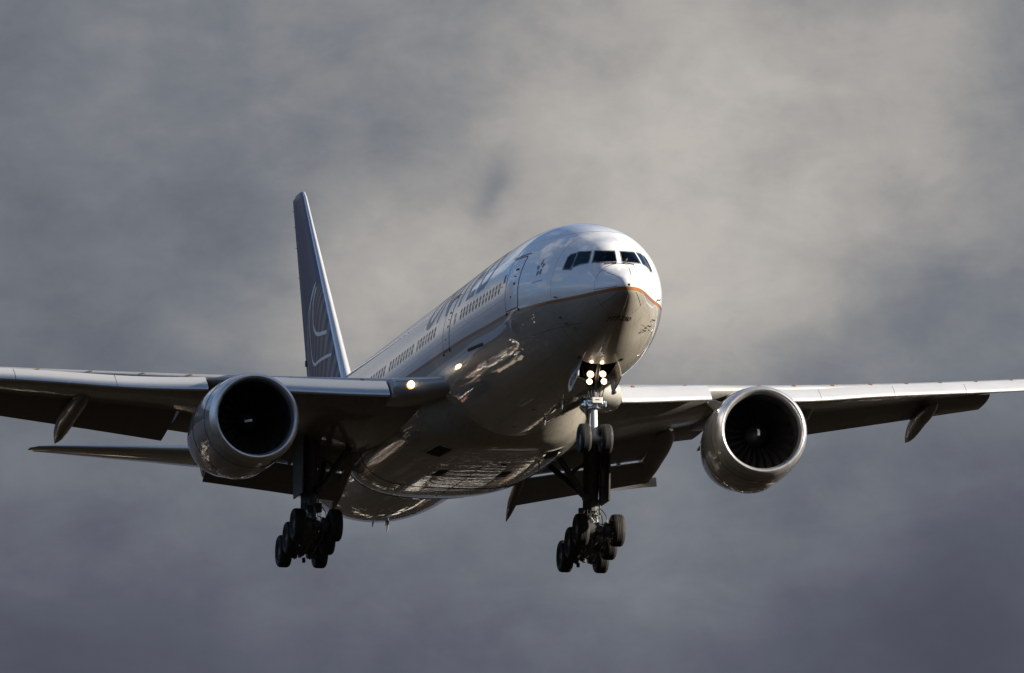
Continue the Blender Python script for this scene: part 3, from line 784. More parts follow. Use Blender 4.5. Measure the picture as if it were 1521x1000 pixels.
def build_wing(sgn):
    secs = []; xs = [2.4, 3.1, 4.4, 6, 8.6, 10.2, 11.5, 13, 15, 17, 19, 21, 22.75]
    cutf = table([(2.4, .905), (3.1, .90), (8.6, .86), (10.6, .80), (22.8, .78), (24, .78)])
    for x in xs: secs.append(wsec(x, sgn, 0, cutf(x)[0]))
    for x in (22.78, 24, 26, 28, 29.5, 30.4): secs.append(wsec(x, sgn, 0, 1.0))
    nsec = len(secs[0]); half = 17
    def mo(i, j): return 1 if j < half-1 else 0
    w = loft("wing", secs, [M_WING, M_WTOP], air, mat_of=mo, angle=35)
    # slats
    cuts = [4.45, 8.55] , [10.55, 13.63], [13.65, 17.09], [17.11, 20.49], [20.51, 23.91], [23.93, 27.21], [27.23, 29.6]
    for a, b_ in cuts:
        ss = [slat_section(lerp(a, b_, k/6), sgn) for k in range(7)]
        sl = loft("slat", ss, [M_METAL], w, angle=40)
    # slat track marks along the fixed leading edge
    for x in [5.2, 7.6, 11.0, 12.6, 14.4, 16.2, 17.9, 19.5, 21.2, 22.9]:
        p = wing_pt(x, 1, .012, 1); p.x *= sgn
        q = wing_pt(x, 1, .03, 1); q.x *= sgn
        mb = MB(); mb.box(p.lerp(q, .5)+Vector((0, 0, .02)), (.11, (q-p).length, .03), Matrix.Rotation(atan2(q.z-p.z, q.y-p.y), 3, 'X')); mb.build("slat_track", M_ORANGE, w)
    # inboard flap, two segments
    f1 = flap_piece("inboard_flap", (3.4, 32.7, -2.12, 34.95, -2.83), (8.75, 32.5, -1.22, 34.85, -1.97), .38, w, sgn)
    f2 = flap_piece("inboard_aft_flap", (3.4, 34.98, -2.90, 36.4, -3.76), (8.75, 34.88, -2.03, 36.35 if sgn < 0 else 36.2, -3.0 if sgn < 0 else -2.72), .20, w, sgn, mats=[M_FLAP, M_METAL], mat_of=lambda i, j: 1 if 9 <= j <= 10 else 0)  # pale metal leading edge stands for the sunlit line in the slot
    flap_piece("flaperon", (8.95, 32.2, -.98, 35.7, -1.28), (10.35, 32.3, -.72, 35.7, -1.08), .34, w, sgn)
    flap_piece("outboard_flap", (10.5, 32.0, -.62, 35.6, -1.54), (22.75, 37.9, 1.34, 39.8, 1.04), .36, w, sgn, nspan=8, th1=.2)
    # track fairings
    canoe("flap_track_fairing", canoe_smooth([(8.6, 32.0, -1.32, .06, .05), (8.6, 32.7, -1.40, .40, .34), (8.6, 34.0, -1.58, .52, .60), (8.6, 35.3, -1.90, .46, .62), (8.6, 36.3, -2.34, .27, .40), (8.6, 37.0, -2.68, .04, .05)]), w, sgn)
    canoe("flap_track_fairing", canoe_smooth([(14.1, 31.6, -.35, .05, .04), (14.1, 32.5, -.38, .27, .22), (14.1, 34.2, -.42, .35, .42), (14.1, 35.9, -.56, .35, .46), (14.1, 37.4, -.92, .25, .32), (14.1, 38.5, -1.22, .02, .03)]), w, sgn)
    canoe("flap_track_fairing", canoe_smooth([(20.0, 35.4, .55, .05, .04), (20.0, 36.3, .52, .24, .20), (20.0, 37.6, .46, .32, .38), (20.0, 38.9, .26, .29, .38), (20.0, 39.9, -.02, .18, .24), (20.0, 40.6, -.2, .02, .03)]), w, sgn)
    # slim fairing at the inboard flap end
    canoe("flap_end_fairing", canoe_smooth([(3.42, 33.9, -2.6, .12, .10), (3.44, 35.2, -3.0, .19, .26), (3.46, 36.4, -3.42, .19, .30), (3.48, 37.4, -3.85, .1, .18), (3.5, 38.0, -4.1, .02, .03)]), w, sgn)
    for x in (5.6, 7.3):
        mb = MB(); mb.path([(sgn*x, 33.6, -2.3+(x-3.4)*.165), (sgn*x, 34.9, -2.75+(x-3.4)*.165), (sgn*x, 35.7, -3.2+(x-3.4)*.165)], [.05, .09, .04], 8); mb.build("flap_hinge", M_GEARD, w)
    # leading-edge root fillet with its landing light
    mb = MB(); R = []
    for (x, ly, zc, h, ln) in ((2.6, 18.7, -1.72, .34, 4.0), (3.1, 19.3, -1.72, .42, 4.0), (3.5, 19.85, -1.70, .46, 4.0), (3.85, 20.3, -1.67, .47, 3.8), (4.15, 20.65, -1.64, .46, 3.4), (4.38, 20.95, -1.62, .42, 3.0)):
        ring = []
        for i in range(28):
            a = 2*pi*i/28; ca, sa = cos(a), sin(a)
            yy = ly + (1-ca)*.5*ln if ca > 0 else ly+.5*ln - ca*.5*ln
            ring.append((sgn*x, ly+ln*.5*(1-ca), zc+h*(abs(sa)**.75)*(1 if sa > 0 else -1.15)))
        R.append(ring)
    mb.rings(R); mb.build("wing_root_fillet", M_PAINT if False else M_GREY, w, angle=60)
    mb = MB(); mb.lathe([(-.02, .0), (.0, .10), (.02, .14), (.08, .155), (.2, .15)], (0, 0, 0), 'Y', 24, cap1=True, tilt=radians(-6))
    lt = mb.build("landing_light", M_LAMP2 if sgn < 0 else M_CHROME, w, loc=(sgn*3.86, 20.22, -1.66))
    if sgn > 0:   # added wedge: sunlight on the aft flap's outer end, put into its pale colour
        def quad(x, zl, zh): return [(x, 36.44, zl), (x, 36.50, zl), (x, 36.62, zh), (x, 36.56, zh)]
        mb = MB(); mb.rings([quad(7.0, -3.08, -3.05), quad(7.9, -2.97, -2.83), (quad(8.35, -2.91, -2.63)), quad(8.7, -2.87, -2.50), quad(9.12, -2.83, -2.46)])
        mb.build("sunlit_flap_wedge", M_SUNLIT_CREAM, w)
    else:         # slight roll: the right wing rides a little lower
        fz_ = pchip([2.4, 4, 7.8, 10.5, 12.7, 16.2, 23, 30.5], [0, 0, -.11, -.16, -.20, -.29, -.45, -.6])
        for q in [w]+[c for c in bpy.data.objects if c.parent is w or (c.parent and c.parent.parent is w)]:
            if q.location.length > .01: continue
            for v_ in q.data.vertices: v_.co.z += fz_(min(30.5, max(2.4, abs(v_.co.x))))
    return w
wingR = build_wing(-1); wingL = build_wing(1)

# horizontal tail
for sgn in (-1, 1):
    st = [(.4, 53.4, .80, 60.9, .86, .115), (2, 54.7, .98, 61.2, 1.02, .11), (6, 57.9, 1.45, 62.2, 1.48, .10), (10.0, 61.15, 1.90, 63.1, 1.90, .09), (10.55, 61.75, 1.965, 63.2, 1.945, .08), (10.8, 62.35, 1.985, 63.25, 1.96, .05)]
    def hs(s0, s1): return [section((sgn*x, a, z0), (sgn*x, b_, z1), t, (0, 0, 1), s0, s1, 12) for x, a, z0, b_, z1, t in st]
    h = loft("horizontal_stabilizer", hs(0, .70), [M_GREY, M_METAL], air, mat_of=lambda i, j: 1 if 10 <= j <= 13 else 0)
    loft("elevator", [section((sgn*x, a, z0), (sgn*x, b_, z1), t, (0, 0, 1), .705, 1, 5) for x, a, z0, b_, z1, t in st[1:-1]], [M_GREY], h)

# fin and rudder
FINS = [(2.3, 50.1, 58.85, .105), (3.84, 51.75, 59.42, .105), (6.0, 53.9, 60.22, .102), (8.5, 56.38, 61.15, .10), (11, 58.85, 62.1, .098), (12.1, 59.92, 62.52, .095), (12.34, 60.22, 62.58, .085), (12.42, 60.55, 62.6, .05)]
def fsec(z, a, b_, t, s0, s1, n): return section((0, a, z), (0, b_, z), t, (-1, 0, 0), s0, s1, n)
fin = loft("vertical_stabilizer", [fsec(*q, 0, .69, 16) for q in FINS], [M_FIN, M_METAL], air, mat_of=lambda i, j: 1 if 12 <= j <= 19 else 0)
rud = loft("rudder", [fsec(*q, .696, 1, 5) for q in FINS[1:-1]], [M_FIN], fin)
fle, fte, fth = [pchip([q[0] for q in FINS], [q[k] for q in FINS]) for k in (1, 2, 3)]
def FX(y, z, sgn, off=.008):
    a, b_ = fle(z), fte(z); c = b_-a; s = min(1, max(0, (y-a)/c)); return Vector((sgn*(c*naca(s, fth(z))+off), y, z))
def ribbon(name, pts, w, sgn):
    f0 = pchip(list(range(len(pts))), [p[0] for p in pts]); f1 = pchip(list(range(len(pts))), [p[1] for p in pts]); n_ = 40
    cs = [Vector((f0(i*(len(pts)-1)/n_), f1(i*(len(pts)-1)/n_))) for i in range(n_+1)]
    mb = MB(); L, Rr = [], []
    for i, c in enumerate(cs):
        d_ = (cs[min(i+1, n_)]-cs[max(i-1, 0)]).normalized(); nn = Vector((-d_.y, d_.x))*w/2
        L.append(mb.vert(FX(c.x+nn.x, c.y+nn.y, sgn))); Rr.append(mb.vert(FX(c.x-nn.x, c.y-nn.y, sgn)))
    for i in range(n_): mb.face((L[i], L[i+1], Rr[i+1], Rr[i]))
    mb.build(name, M_MARK, fin)
for sgn in (-1, 1):
    ribbon("globe_line", [(56.75, 8.1), (57.25, 7.65), (58.2, 7.1), (58.72, 6.1), (58.92, 5.0), (58.95, 4.2)], .12, sgn)
    ribbon("globe_line", [(56.6, 7.9), (57.05, 7.2), (57.05, 6.6), (56.5, 6.05), (55.75, 5.85), (54.35, 5.72)], .16, sgn)
    ribbon("globe_line", [(56.9, 8.0), (57.7, 7.35), (57.98, 6.6), (57.75, 5.6), (57.2, 4.95), (56.5, 4.74), (55.5, 4.72), (53.3, 4.66)], .13, sgn)
mb = MB(); mb.box((0, 59.55, 5.25), (.22, .30, .22), mi=0, bev=.05); mb.build("rudder_hinge_cover", M_BLACK, fin)
for z in (11.9, 11.2, 10.3, 9.0):
    mb = MB(); yt = fte(z); mb.tube((0, yt-.02, z), (0, yt+.28, z+.04), .012, .006, 6); mb.build("static_wick", M_BLACK, rud)

# ------------------------------------------------------------------ engines
def build_engine(sgn):
    ex, ey, ez = (-9.72 if sgn < 0 else 9.65), 20.45, -2.99
    o = (ex, ey, ez); T = radians(-1.5)
    mb = MB()
    mb.lathe([(.42, 1.782), (.8, 1.826), (1.3, 1.862), (1.9, 1.880), (2.5, 1.872), (3.2, 1.825), (3.9, 1.74), (4.5, 1.65), (5.0, 1.56), (5.3, 1.50), (5.26, 1.46), (4.9, 1.44), (4.3, 1.42)], o, seg=96, tilt=T)
    nac = mb.build("engine_nacelle", M_NAC, air, angle=30)
    mb = MB()
    mb.lathe([(.416, 1.780), (.28, 1.755), (.16, 1.718), (.07, 1.675), (.018, 1.632), (.0, 1.595), (.018, 1.555), (.07, 1.515), (.16, 1.478), (.28, 1.452), (.36, 1.443)], o, seg=96, tilt=T)
    mb.build("inlet_lip", M_LIP, nac, angle=60)
    mb = MB()
    mb.lathe([(.36, 1.441), (.6, 1.432), (.9, 1.44), (1.25, 1.468), (1.6, 1.49), (2.3, 1.49), (2.3, .3)], o, seg=96, tilt=T)
    mb.build("inlet_duct", M_LINER, nac, angle=40)
    # fan
    mb = MB(); NB = 22
    rotm = Matrix.Rotation(T, 3, 'X')
    ph0 = .15 if sgn > 0 else .9
    for k in range(NB):
        a0 = 2*pi*k/NB+ph0; rows = []
        for i in range(9):
            r = lerp(.46, 1.475, i/8); pitch = radians(lerp(28, 62, i/8)); ch = lerp(.34, .52, i/8)*(1 if i < 7 else .93)
            row = []
            for j in range(5):
                u = (j/4-.5)*ch; ax_ = u*cos(pitch)*-1; tg = u*sin(pitch)+.05*sin(pi*j/4)
                ang = a0+tg/r+.10*sin(pi*i/8)
                row.append(Vector(o)+rotm @ Vector((r*cos(ang), 1.62+ax_, r*sin(ang))))
            rows.append([mb.vert(p) for p in row])
        for i in range(8):
            for j in range(4): mb.face((rows[i][j], rows[i][j+1], rows[i+1][j+1], rows[i+1][j]))
    mb.build("fan", M_BLADE, nac, angle=60, fix=False)
    mb = MB(); mb.lathe([(.92, .0), (.94, .05), (1.02, .15), (1.15, .26), (1.35, .38), (1.62, .47), (1.9, .48)], o, seg=48, tilt=T)
    spn = mb.build("spinner", M_SPIN, nac, angle=60)
    # comma mark on the spinner
    mb = MB(); cone = table([(.0, .92), (.05, .94), (.15, 1.02), (.26, 1.15), (.38, 1.35), (.5, 1.7)])
    du, dw = (Vector((.05, 0, .998)), Vector((.998, 0, -.05))) if sgn > 0 else (Vector((.99, 0, .12)), Vector((-.12, 0, .99)))
    grid = []
    for i in range(7):
        row = []
        for j in range(3):
            p = du*lerp(-.05, .22, i/6)*(-1 if sgn > 0 else 1)*-1+dw*lerp(-.045, .045, j/2); r = p.length
            row.append(mb.vert(Vector(o)+rotm @ Vector((p.x, cone(r)[0]-.022, p.z))))
        grid.append(row)
    for i in range(6):
        for j in range(2): mb.face((grid[i][j], grid[i][j+1], grid[i+1][j+1], grid[i+1][j]))
    mb.build("spinner_mark", M_MARK, spn, fix=False)
    # core nozzle and plug
    mb = MB(); mb.lathe([(4.3, 1.2), (5.4, 1.12), (6.2, .92), (6.9, .74), (7.0, .72), (6.95, .66), (6.2, .6)], o, seg=64, tilt=T); mb.build("core_cowl", M_DARKM, nac)
    mb = MB(); mb.lathe([(6.2, .45), (6.9, .38), (7.6, .15), (7.8, .02)], o, seg=40, tilt=T); mb.build("exhaust_plug", M_DARKM, nac)
    # strake on the inboard side, gearbox bulge and latch line below
    mb = MB(); th = pi-.72 if sgn > 0 else .72
    def onn(a, r, t): return Vector(o)+rotm @ Vector((r*cos(t), a, r*sin(t)))
    nr = table([(.42, 1.782), (.8, 1.826), (1.3, 1.862), (1.9, 1.880), (2.5, 1.872), (3.2, 1.825), (3.9, 1.74), (4.5, 1.65), (5.0, 1.56), (5.5, 1.50)])
    secs = []
    for a, hgt in ((1.1, .02), (1.5, .22), (2.0, .36), (2.6, .40), (2.75, .36)):
        r = nr(a)[0]; secs.append([onn(a, r-.03, th-.012), onn(a, r+hgt, th-.004), onn(a, r+hgt, th+.004), onn(a, r-.03, th+.012)])
    mb.rings(secs); mb.build("nacelle_strake", M_GREY, nac, angle=20)
    mb = MB(); secs = []
    for a, hw, hg in ((1.0, .05, -.02), (1.4, .32, .05), (2.0, .50, .10), (3.0, .55, .11), (3.8, .40, .07), (4.5, .08, -.02)):
        r = nr(a)[0]; ring = []
        for k in range(13):
            t = -pi/2+(k/12-.5)*2*hw; ring.append(onn(a, r+(hg+.02)*cos(pi*(k/12-.5))**.6-.02, t))
        for k in (12, 0): t = -pi/2+(k/12-.5)*2*hw; ring.append(onn(a, r-.2, t))
        secs.append(ring)
    mb.rings(secs); mb.build("gearbox_bulge", M_GREY, nac, angle=40)
    mb = MB(); mb.path([onn(a, nr(a)[0]+.003, -pi/2+.28) for a in (1.0, 1.6, 2.4, 3.2, 4.0, 4.8, 5.4)], .012, 6)
    for a in (1.02, 2.9):
        mb.path([onn(a, nr(a)[0]+.002, 2*pi*k/60) for k in range(61)], .010, 5)
    mb.build("cowl_seam", M_SEAL, nac)
    # pylon
    mb = MB(); secs = []
    for (y, zt, zb, hw) in ((ey+1.5, -1.22, -1.45, .05), (ey+2.2, -1.08, -1.5, .18), (ey+3.4, -.95, -1.6, .26), (ey+4.8, -.85, -1.8, .28), (ey+6.4, -.80, -1.9, .28), (ey+8.0, -.8, -1.8, .26), (ey+10, -.9, -1.5, .18), (ey+12, -1.0, -1.25, .06)):
        ring = []
        for k in range(16):
            a = 2*pi*k/16; ring.append((ex+hw*cos(a), y, (zt+zb)/2+(zt-zb)/2*(1 if sin(a) > 0 else -1)*abs(sin(a))**.55))
        secs.append(ring)
    mb.rings(secs); pyl = mb.build("pylon", M_GREY, nac, angle=50)
    # engines are toed in: turn nacelle and its pieces about the lip centre
    T_ = Matrix.Translation(o) @ Matrix.Rotation(radians(2.6)*(-1 if sgn > 0 else 1)*-1*-1, 4, 'Z') @ Matrix.Scale(.965 if sgn < 0 else .98, 4) @ Matrix.Translation(-Vector(o))
    for q in [nac]+[c for c in bpy.data.objects if c.parent in (nac, spn) and c is not pyl]: q.data.transform(T_)
    return nac
build_engine(-1); build_engine(1)

# ------------------------------------------------------------------ landing gear
def wheel_mesh(R0, W, seg=56):
    hw = W/2; rr = R0*.47
    t = MB()
    pr = [(-hw*.62, rr), (-hw*.86, R0*.62), (-hw, R0*.76), (-hw*.98, R0*.86), (-hw*.84, R0*.945), (-hw*.62, R0*.985)]
    tread = []
    for g in (-.42, -.14, .14, .42):
        tread += [(hw*(g-.035), R0*.997), (hw*(g-.03), R0*.972), (hw*(g+.03), R0*.972), (hw*(g+.035), R0*.997)]
    pr2 = pr+tread+[(-a, r) for a, r in reversed(pr)]
    t.lathe(pr2, axis='X', seg=seg)
    rim = MB()
    rim.lathe([(-hw*.64, rr*1.01), (-hw*.70, rr*.94), (-hw*.50, rr*.86), (-hw*.40, rr*.55), (-hw*.62, rr*.48), (-hw*.66, rr*.30), (-hw*.66, .01), (hw*.66, .01), (hw*.66, rr*.30), (hw*.62, rr*.48), (hw*.40, rr*.55), (hw*.50, rr*.86), (hw*.70, rr*.94), (hw*.64, rr*1.01)], axis='X', seg=40)
    for s_ in (-1, 1):
        for k in range(9):
            a = 2*pi*k/9; rim.tube((s_*hw*.40, rr*.70*cos(a), rr*.70*sin(a)), (s_*hw*.52, rr*.70*cos(a), rr*.70*sin(a)), rr*.09, rr*.07, 8)
    return t, rim
tm, rm = wheel_mesh(.622, .48)
_t0 = tm.build("tyre", M_TYRE, None, angle=25); _r0 = rm.build("wheel_rim", M_RIM, None, angle=35)
tn, rn = wheel_mesh(.546, .40)
_t1 = tn.build("tyre", M_TYRE, None, angle=25); _r1 = rn.build("wheel_rim", M_RIM, None, angle=35)
used = {}
def place(src, parent, loc):
    o = src if src.name not in used else src.copy()
    if o is not src: COL.objects.link(o)
    used[src.name] = 1
    o.parent = parent; o.location = loc
    return o

def main_gear(s):
    x = s*5.49; zt = -1.7
    bc = Vector((x, 31.8, -5.80 if s > 0 else -5.88)); tilt = radians(12.2)
    fwd = Vector((0, -cos(tilt), sin(tilt)))
    mb = MB()
    top = Vector((x, 31.4, zt)); low = bc+Vector((0, -.02, .95))
    mb.tube(top, top.lerp(low, .45), .30, .29, 20); mb.tube(top.lerp(low, .45), top.lerp(low, .78), .29, .26, 20); mb.tube(top.lerp(low, .78), low, .29, .29, 20)
    for f in (.2, .45, .62, .78, .97): mb.tube(top.lerp(low, f-.012), top.lerp(low, f+.012), .33, .33, 20)
    # trunnion at the top
    mb.tube(top+Vector((0, -1.0, .15)), top+Vector((0, 1.1, .15)), .16, .16, 14)
    mb.box(top.lerp(low, .93)+Vector((-s*.34, .0, 0)), (.28, .3, .34), bev=.06)
    mb.box(top.lerp(low, .86)+Vector((0, -.32, 0)), (.26, .2, .4), bev=.06)
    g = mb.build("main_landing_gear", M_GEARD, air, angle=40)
    mb = MB(); mb.tube(low, bc+Vector((0, 0, .2)), .185, .185, 20); mb.build("oleo_piston", M_CHROME if s > 0 else M_GEAR, g)
    # bogie beam, axles, brake rods
    mb = MB()
    mb.path([bc+fwd*1.62, bc+fwd*1.2, bc+fwd*.3, bc-fwd*.3, bc-fwd*1.2, bc-fwd*1.62], [.15, .19, .21, .21, .19, .15], 16)
    mb.tube(bc+Vector((-.26, 0, .12)), bc+Vector((.26, 0, .12)), .24, .24, 18)
    mb.path([bc+Vector((0, 0, .30)), bc+Vector((0, 0, -.1))], [.27, .2], 16)
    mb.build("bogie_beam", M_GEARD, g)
    mb = MB()
    for k in (-1, 0, 1):
        c = bc+fwd*(-k*1.47); mb.tube(c+Vector((-.66, 0, 0)), c+Vector((.66, 0, 0)), .085, .085, 14)
        for q in (-1, 1):
            mb.tube(c+Vector((q*.20, 0, 0)), c+Vector((q*.44, 0, 0)), .27, .25, 20)
            mb.tube(c+Vector((q*.30, -.05, .24)), c+Vector((q*.30, .25, .30)), .05, .05, 8)
    for q in (-1, 1): mb.path([bc+fwd*1.4+Vector((q*.3, 0, -.30)), bc+Vector((q*.3, 0, -.34)), bc-fwd*1.4+Vector((q*.3, 0, -.30))], .035, 8)
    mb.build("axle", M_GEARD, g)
    for k in range(7):   # loose brackets under the beam
        mb = MB(); c = bc+fwd*lerp(1.5, -1.6, k/6)+Vector((random.uniform(-.2, .2), 0, -.28)); mb.box(c, (.12, .14, .16), Matrix.Rotation(random.uniform(-.5, .5), 3, 'X'), bev=.03)
        mb.build("brake_bracket", M_GEARD, g)
    for k in (-1, 0, 1):
        for q in (-1, 1):
            loc = bc+fwd*(-k*1.47)+Vector((q*.70, 0, 0)); place(_t0, g, loc); place(_r0, g, loc)
    # torque links
    mb = MB(); a = low+Vector((0, -.28, .1)); b_ = bc+Vector((0, -.30, .12)); k = (a+b_)/2+Vector((0, -.62, .05))
    for q in (-1, 1):
        mb.path([a+Vector((q*.16, 0, 0)), k+Vector((q*.05, 0, 0))], [.06, .045], 8); mb.path([k+Vector((q*.05, 0, 0)), b_+Vector((q*.16, 0, 0))], [.045, .06], 8)
    mb.tube(k+Vector((-.12, 0, 0)), k+Vector((.12, 0, 0)), .06, .06, 10); mb.build("torque_link", M_GEAR, g)
    # positioner actuator
    mb = MB(); mb.tube(low+Vector((0, .26, .15)), bc-fwd*.75+Vector((0, 0, .22)), .07, .07, 12); mb.tube(low+Vector((0, -.22, .05)), bc+fwd*.8+Vector((0, 0, .2)), .06, .06, 12); mb.build("truck_positioner", M_GEAR, g)
    # hoses
    mb = MB()
    for k in range(7):
        sx = lerp(-.24, .24, k/6)*1.2
        p0 = low+Vector((sx, -.30, .35)); p3 = bc+fwd*lerp(.5, 1.1, random.random())+Vector((sx*1.3, 0, .25))
        mid = (p0+p3)/2+Vector((sx*.9, -.30-.2*random.random(), .1*random.random()-.05))
        pts = [p0*(1-t)**2+mid*2*t*(1-t)+p3*t*t for t in [i/8 for i in range(9)]]; mb.path(pts, .018, 6)
    p0 = low+Vector((-s*.30, -.2, -.1)); p3 = bc+fwd*1.3+Vector((.62*1, 0, .32)); mid = (p0+p3)/2+Vector((.1, 0, -.15))
    mb.path([p0*(1-t)**2+mid*2*t*(1-t)+p3*t*t for t in [i/10 for i in range(11)]], .02, 6)
    mb.tube(bc+fwd*1.42+Vector((.5, 0, .05)), bc+fwd*1.42+Vector((.52, 0, .42)), .03, .02, 8)
    mb.build("brake_hose", M_BLACK, g)
    for q in (-1, 1):
        mb = MB(); mb.path([top+Vector((q*.34, -.1, -.2)), top.lerp(low, .6)+Vector((q*.33, -.1, 0)), low+Vector((q*.32, -.1, 0))], .03, 8); mb.build("hydraulic_line", M_GEARD, g)
    # side brace and drag brace with their jury struts
    ja = Vector((x-s*.30, 31.3, -4.12))
    mb = MB(); e = Vector((s*3.9, 31.3, -2.25)); mb.path([ja, ja.lerp(e, .5), e], [.10, .125, .11], 12); mb.tube(ja+Vector((0, -.15, 0)), ja+Vector((0, .15, 0)), .13, .13, 12)
    m1 = ja.lerp(e, .5); mb.path([m1, Vector((x, 31.35, -2.6))], [.05, .05], 8); mb.build("side_brace", M_GEARD, g)
    mb = MB(); e = Vector((s*4.3, 34.6, -2.25)); mb.path([ja+Vector((0, .1, .02)), ja.lerp(e, .5), e], [.10, .12, .11], 12)
    m2 = ja.lerp(e, .5); mb.path([m2, Vector((x, 31.6, -2.5))], [.05, .05], 8); mb.build("drag_brace", M_GEARD, g)
    # strut door on the outboard side
    mb = MB()
    xo = x+s*.47
    for (x0, z0, z1, y0, y1) in ((xo, -1.75, -4.30, 30.35, 32.5),):
        ring0 = [(x0, y0, z0), (x0, y1, z0), (x0, y1-.15, z1), (x0, y0+.25, z1)]
        mb.rings([[(a+s*.0-.03, b_, c) for a, b_, c in ring0], [(a+.03, b_, c) for a, b_, c in ring0]])
    mb.build("gear_door", M_GEARD, g, angle=20)
    for zz in (-2.4, -3.7):
        mb = MB(); mb.tube((x+s*.2, 31.4, zz), (xo, 31.4, zz), .05, .05, 8); mb.build("door_link", M_GEARD, g)
    # hinged door near the fuselage
    mb = MB(); xi = s*3.45
    mb.rings([[(xi-.03, 30.2, -2.25), (xi-.03, 33.3, -2.25), (xi-.03, 33.1, -2.75), (xi-.03, 30.5, -2.75)], [(xi+.03, 30.2, -2.25), (xi+.03, 33.3, -2.25), (xi+.03, 33.1, -2.75), (xi+.03, 30.5, -2.75)]])
    mb.build("inner_gear_door", M_FLAP, g, angle=20)
    return g
main_gear(-1); main_gear(1)

def nose_gear():
    ax = Vector((0, 5.94, -5.73)); top = Vector((0, 6.25, -2.3)); col = Vector((0, 6.02, -4.55))
    mb = MB(); mb.tube(top, col, .17, .165, 20)
    for f in (.35, .62, .95): mb.tube(top.lerp(col, f-.03), top.lerp(col, f+.03), .20, .20, 20)
    for q in (-1, 1): mb.path([Vector((q*.50, 6.3, -2.7)), Vector((q*.16, 6.1, -3.9))], [.05, .045], 8)
    mb.path([Vector((0, 4.7, -2.7)), Vector((0, 5.9, -3.9))], [.07, .06], 10)
    g = mb.build("nose_landing_gear", M_GEARD, air, angle=40)
    mb = MB()  # steering collar
    c = Vector((0, 6.03, -4.46)); mb.tube(c+Vector((0, 0, -.16)), c+Vector((0, 0, .14)), .26, .26, 20)
    for q in (-1, 1): mb.tube(c+Vector((q*.22, -.30, -.02)), c+Vector((q*.34, .1, -.02)), .10, .12, 14); mb.tube(c+Vector((q*.36, -.2, -.1)), c+Vector((q*.36, -.2, .1)), .07, .07, 12)
    mb.build("steering_collar", M_CHROME, g, angle=30)
    mb = MB(); mb.box(c+Vector((.02, -.36, .10)), (.40, .22, .20), bev=.03); mb.build("junction_box", M_WHITEG, g, angle=25)
    mb = MB(); mb.box(c+Vector((.03, -.475, .11)), (.14, .01, .035)); mb.build("warning_plate", M_RED, g)
    mb = MB(); mb.tube(c+Vector((0, 0, -.1)), ax+Vector((0, 0, -.02)), .115, .115, 20); mb.build("oleo_piston", M_WHITEG, g)
    mb = MB(); mb.tube(ax+Vector((-.42, 0, 0)), ax+Vector((.42, 0, 0)), .075, .075, 14); mb.tube(ax+Vector((-.14, 0, 0)), ax+Vector((.14, 0, 0)), .13, .13, 16); mb.build("axle", M_GEAR, g)
    mb = MB(); k = c+Vector((0, .62, -.65))
    for q in (-1, 1): mb.path([c+Vector((q*.12, .18, -.1)), k+Vector((q*.04, 0, 0)), ax+Vector((q*.1, .12, .06))], [.045, .04, .045], 8)
    mb.build("torque_link", M_GEAR, g)
    for q in (-1, 1):
        loc = ax+Vector((q*.40, 0, 0)); place(_t1, g, loc); place(_r1, g, loc)
    for (x, z, r) in ((-.31, -3.42, .135), (.15, -3.40, .12), (-.35, -3.69, .105), (.19, -3.67, .108)):
        x += .08
        mb = MB(); mb.lathe([(-.03, .0), (-.025, r*.5), (-.005, r*.85), (.015, r)], (0, 0, 0), 'Y', 24, tilt=radians(-6))
        mb.build("taxi_light", M_LAMP, g, loc=(x, 5.55, z))
        mb = MB(); mb.lathe([(.012, r*1.12), (.03, r*1.14), (.12, r*.8), (.18, r*.3), (.185, .01)], (0, 0, 0), 'Y', 24, tilt=radians(-6)); mb.tube((0, .15, 0), (-x*.5, .5, .03), .025, .025, 8)
        mb.build("light_housing", M_DARKM, g, loc=(x, 5.55, z))
    mb = MB()
    for k in range(6):
        sx = lerp(-.2, .2, k/5); mb.path([Vector((sx, 5.85, -3.2)), Vector((sx*1.6, 5.72, -3.9)), Vector((sx, 5.78, -4.35))], .018, 6)
    mb.build("hydraulic_hose", M_BLACK, g)
    # doors
    for s in (-1, 1):
        secs = []
        for (y, zt, zb) in ((5.02, -3.02, -3.56), (5.5, -3.10, -3.72), (6.0, -3.17, -3.86), (6.55, -3.24, -3.95), (6.68, -3.27, -3.70)):
            x0 = s*.68; x1 = s*.80
            secs.append([(x0-.02, y, zt), (x0+.02, y, zt), ((x0+x1)/2+.02+s*.03, y, (zt+zb)/2), (x1+.02, y, zb), (x1-.02, y, zb), ((x0+x1)/2-.02+s*.03, y, (zt+zb)/2)])
        mb = MB(); mb.rings(secs); d = mb.build("gear_door", M_GREY if s > 0 else M_WHITEG, g, angle=35)
        mb = MB(); mb.path([(s*.70, 5.7, -3.5), (s*.18, 5.95, -3.62)], .03, 8); mb.build("door_rod", M_GEAR, d)
    # fleet digits on the door's outer face
    bm = text_bm("016", .01, 0); fit_bm(bm, 6.35, 5.35, 0, .34)
    for v in bm.verts:
        y = v.co.x; f = (y-5.02)/1.53; zt = lerp(-3.02, -3.24, f); z = zt-.52-.08*f+v.co.y; k = (zt-z)/.66
        v.co = (-(.68+.12*k+.03*sin(pi*min(1, max(0, k)))+.028), y, z)
    bm_build(bm, "door_number", M_SEAL, g)
    # wheel bay walls inside the fuselage
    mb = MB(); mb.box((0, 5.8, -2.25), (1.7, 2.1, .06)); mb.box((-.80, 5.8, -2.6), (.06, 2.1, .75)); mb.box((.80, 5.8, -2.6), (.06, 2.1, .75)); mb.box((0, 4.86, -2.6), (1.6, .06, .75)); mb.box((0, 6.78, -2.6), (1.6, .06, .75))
    for y in (5.2, 5.7, 6.3): mb.box((0, y, -2.36), (1.5, .06, .16))
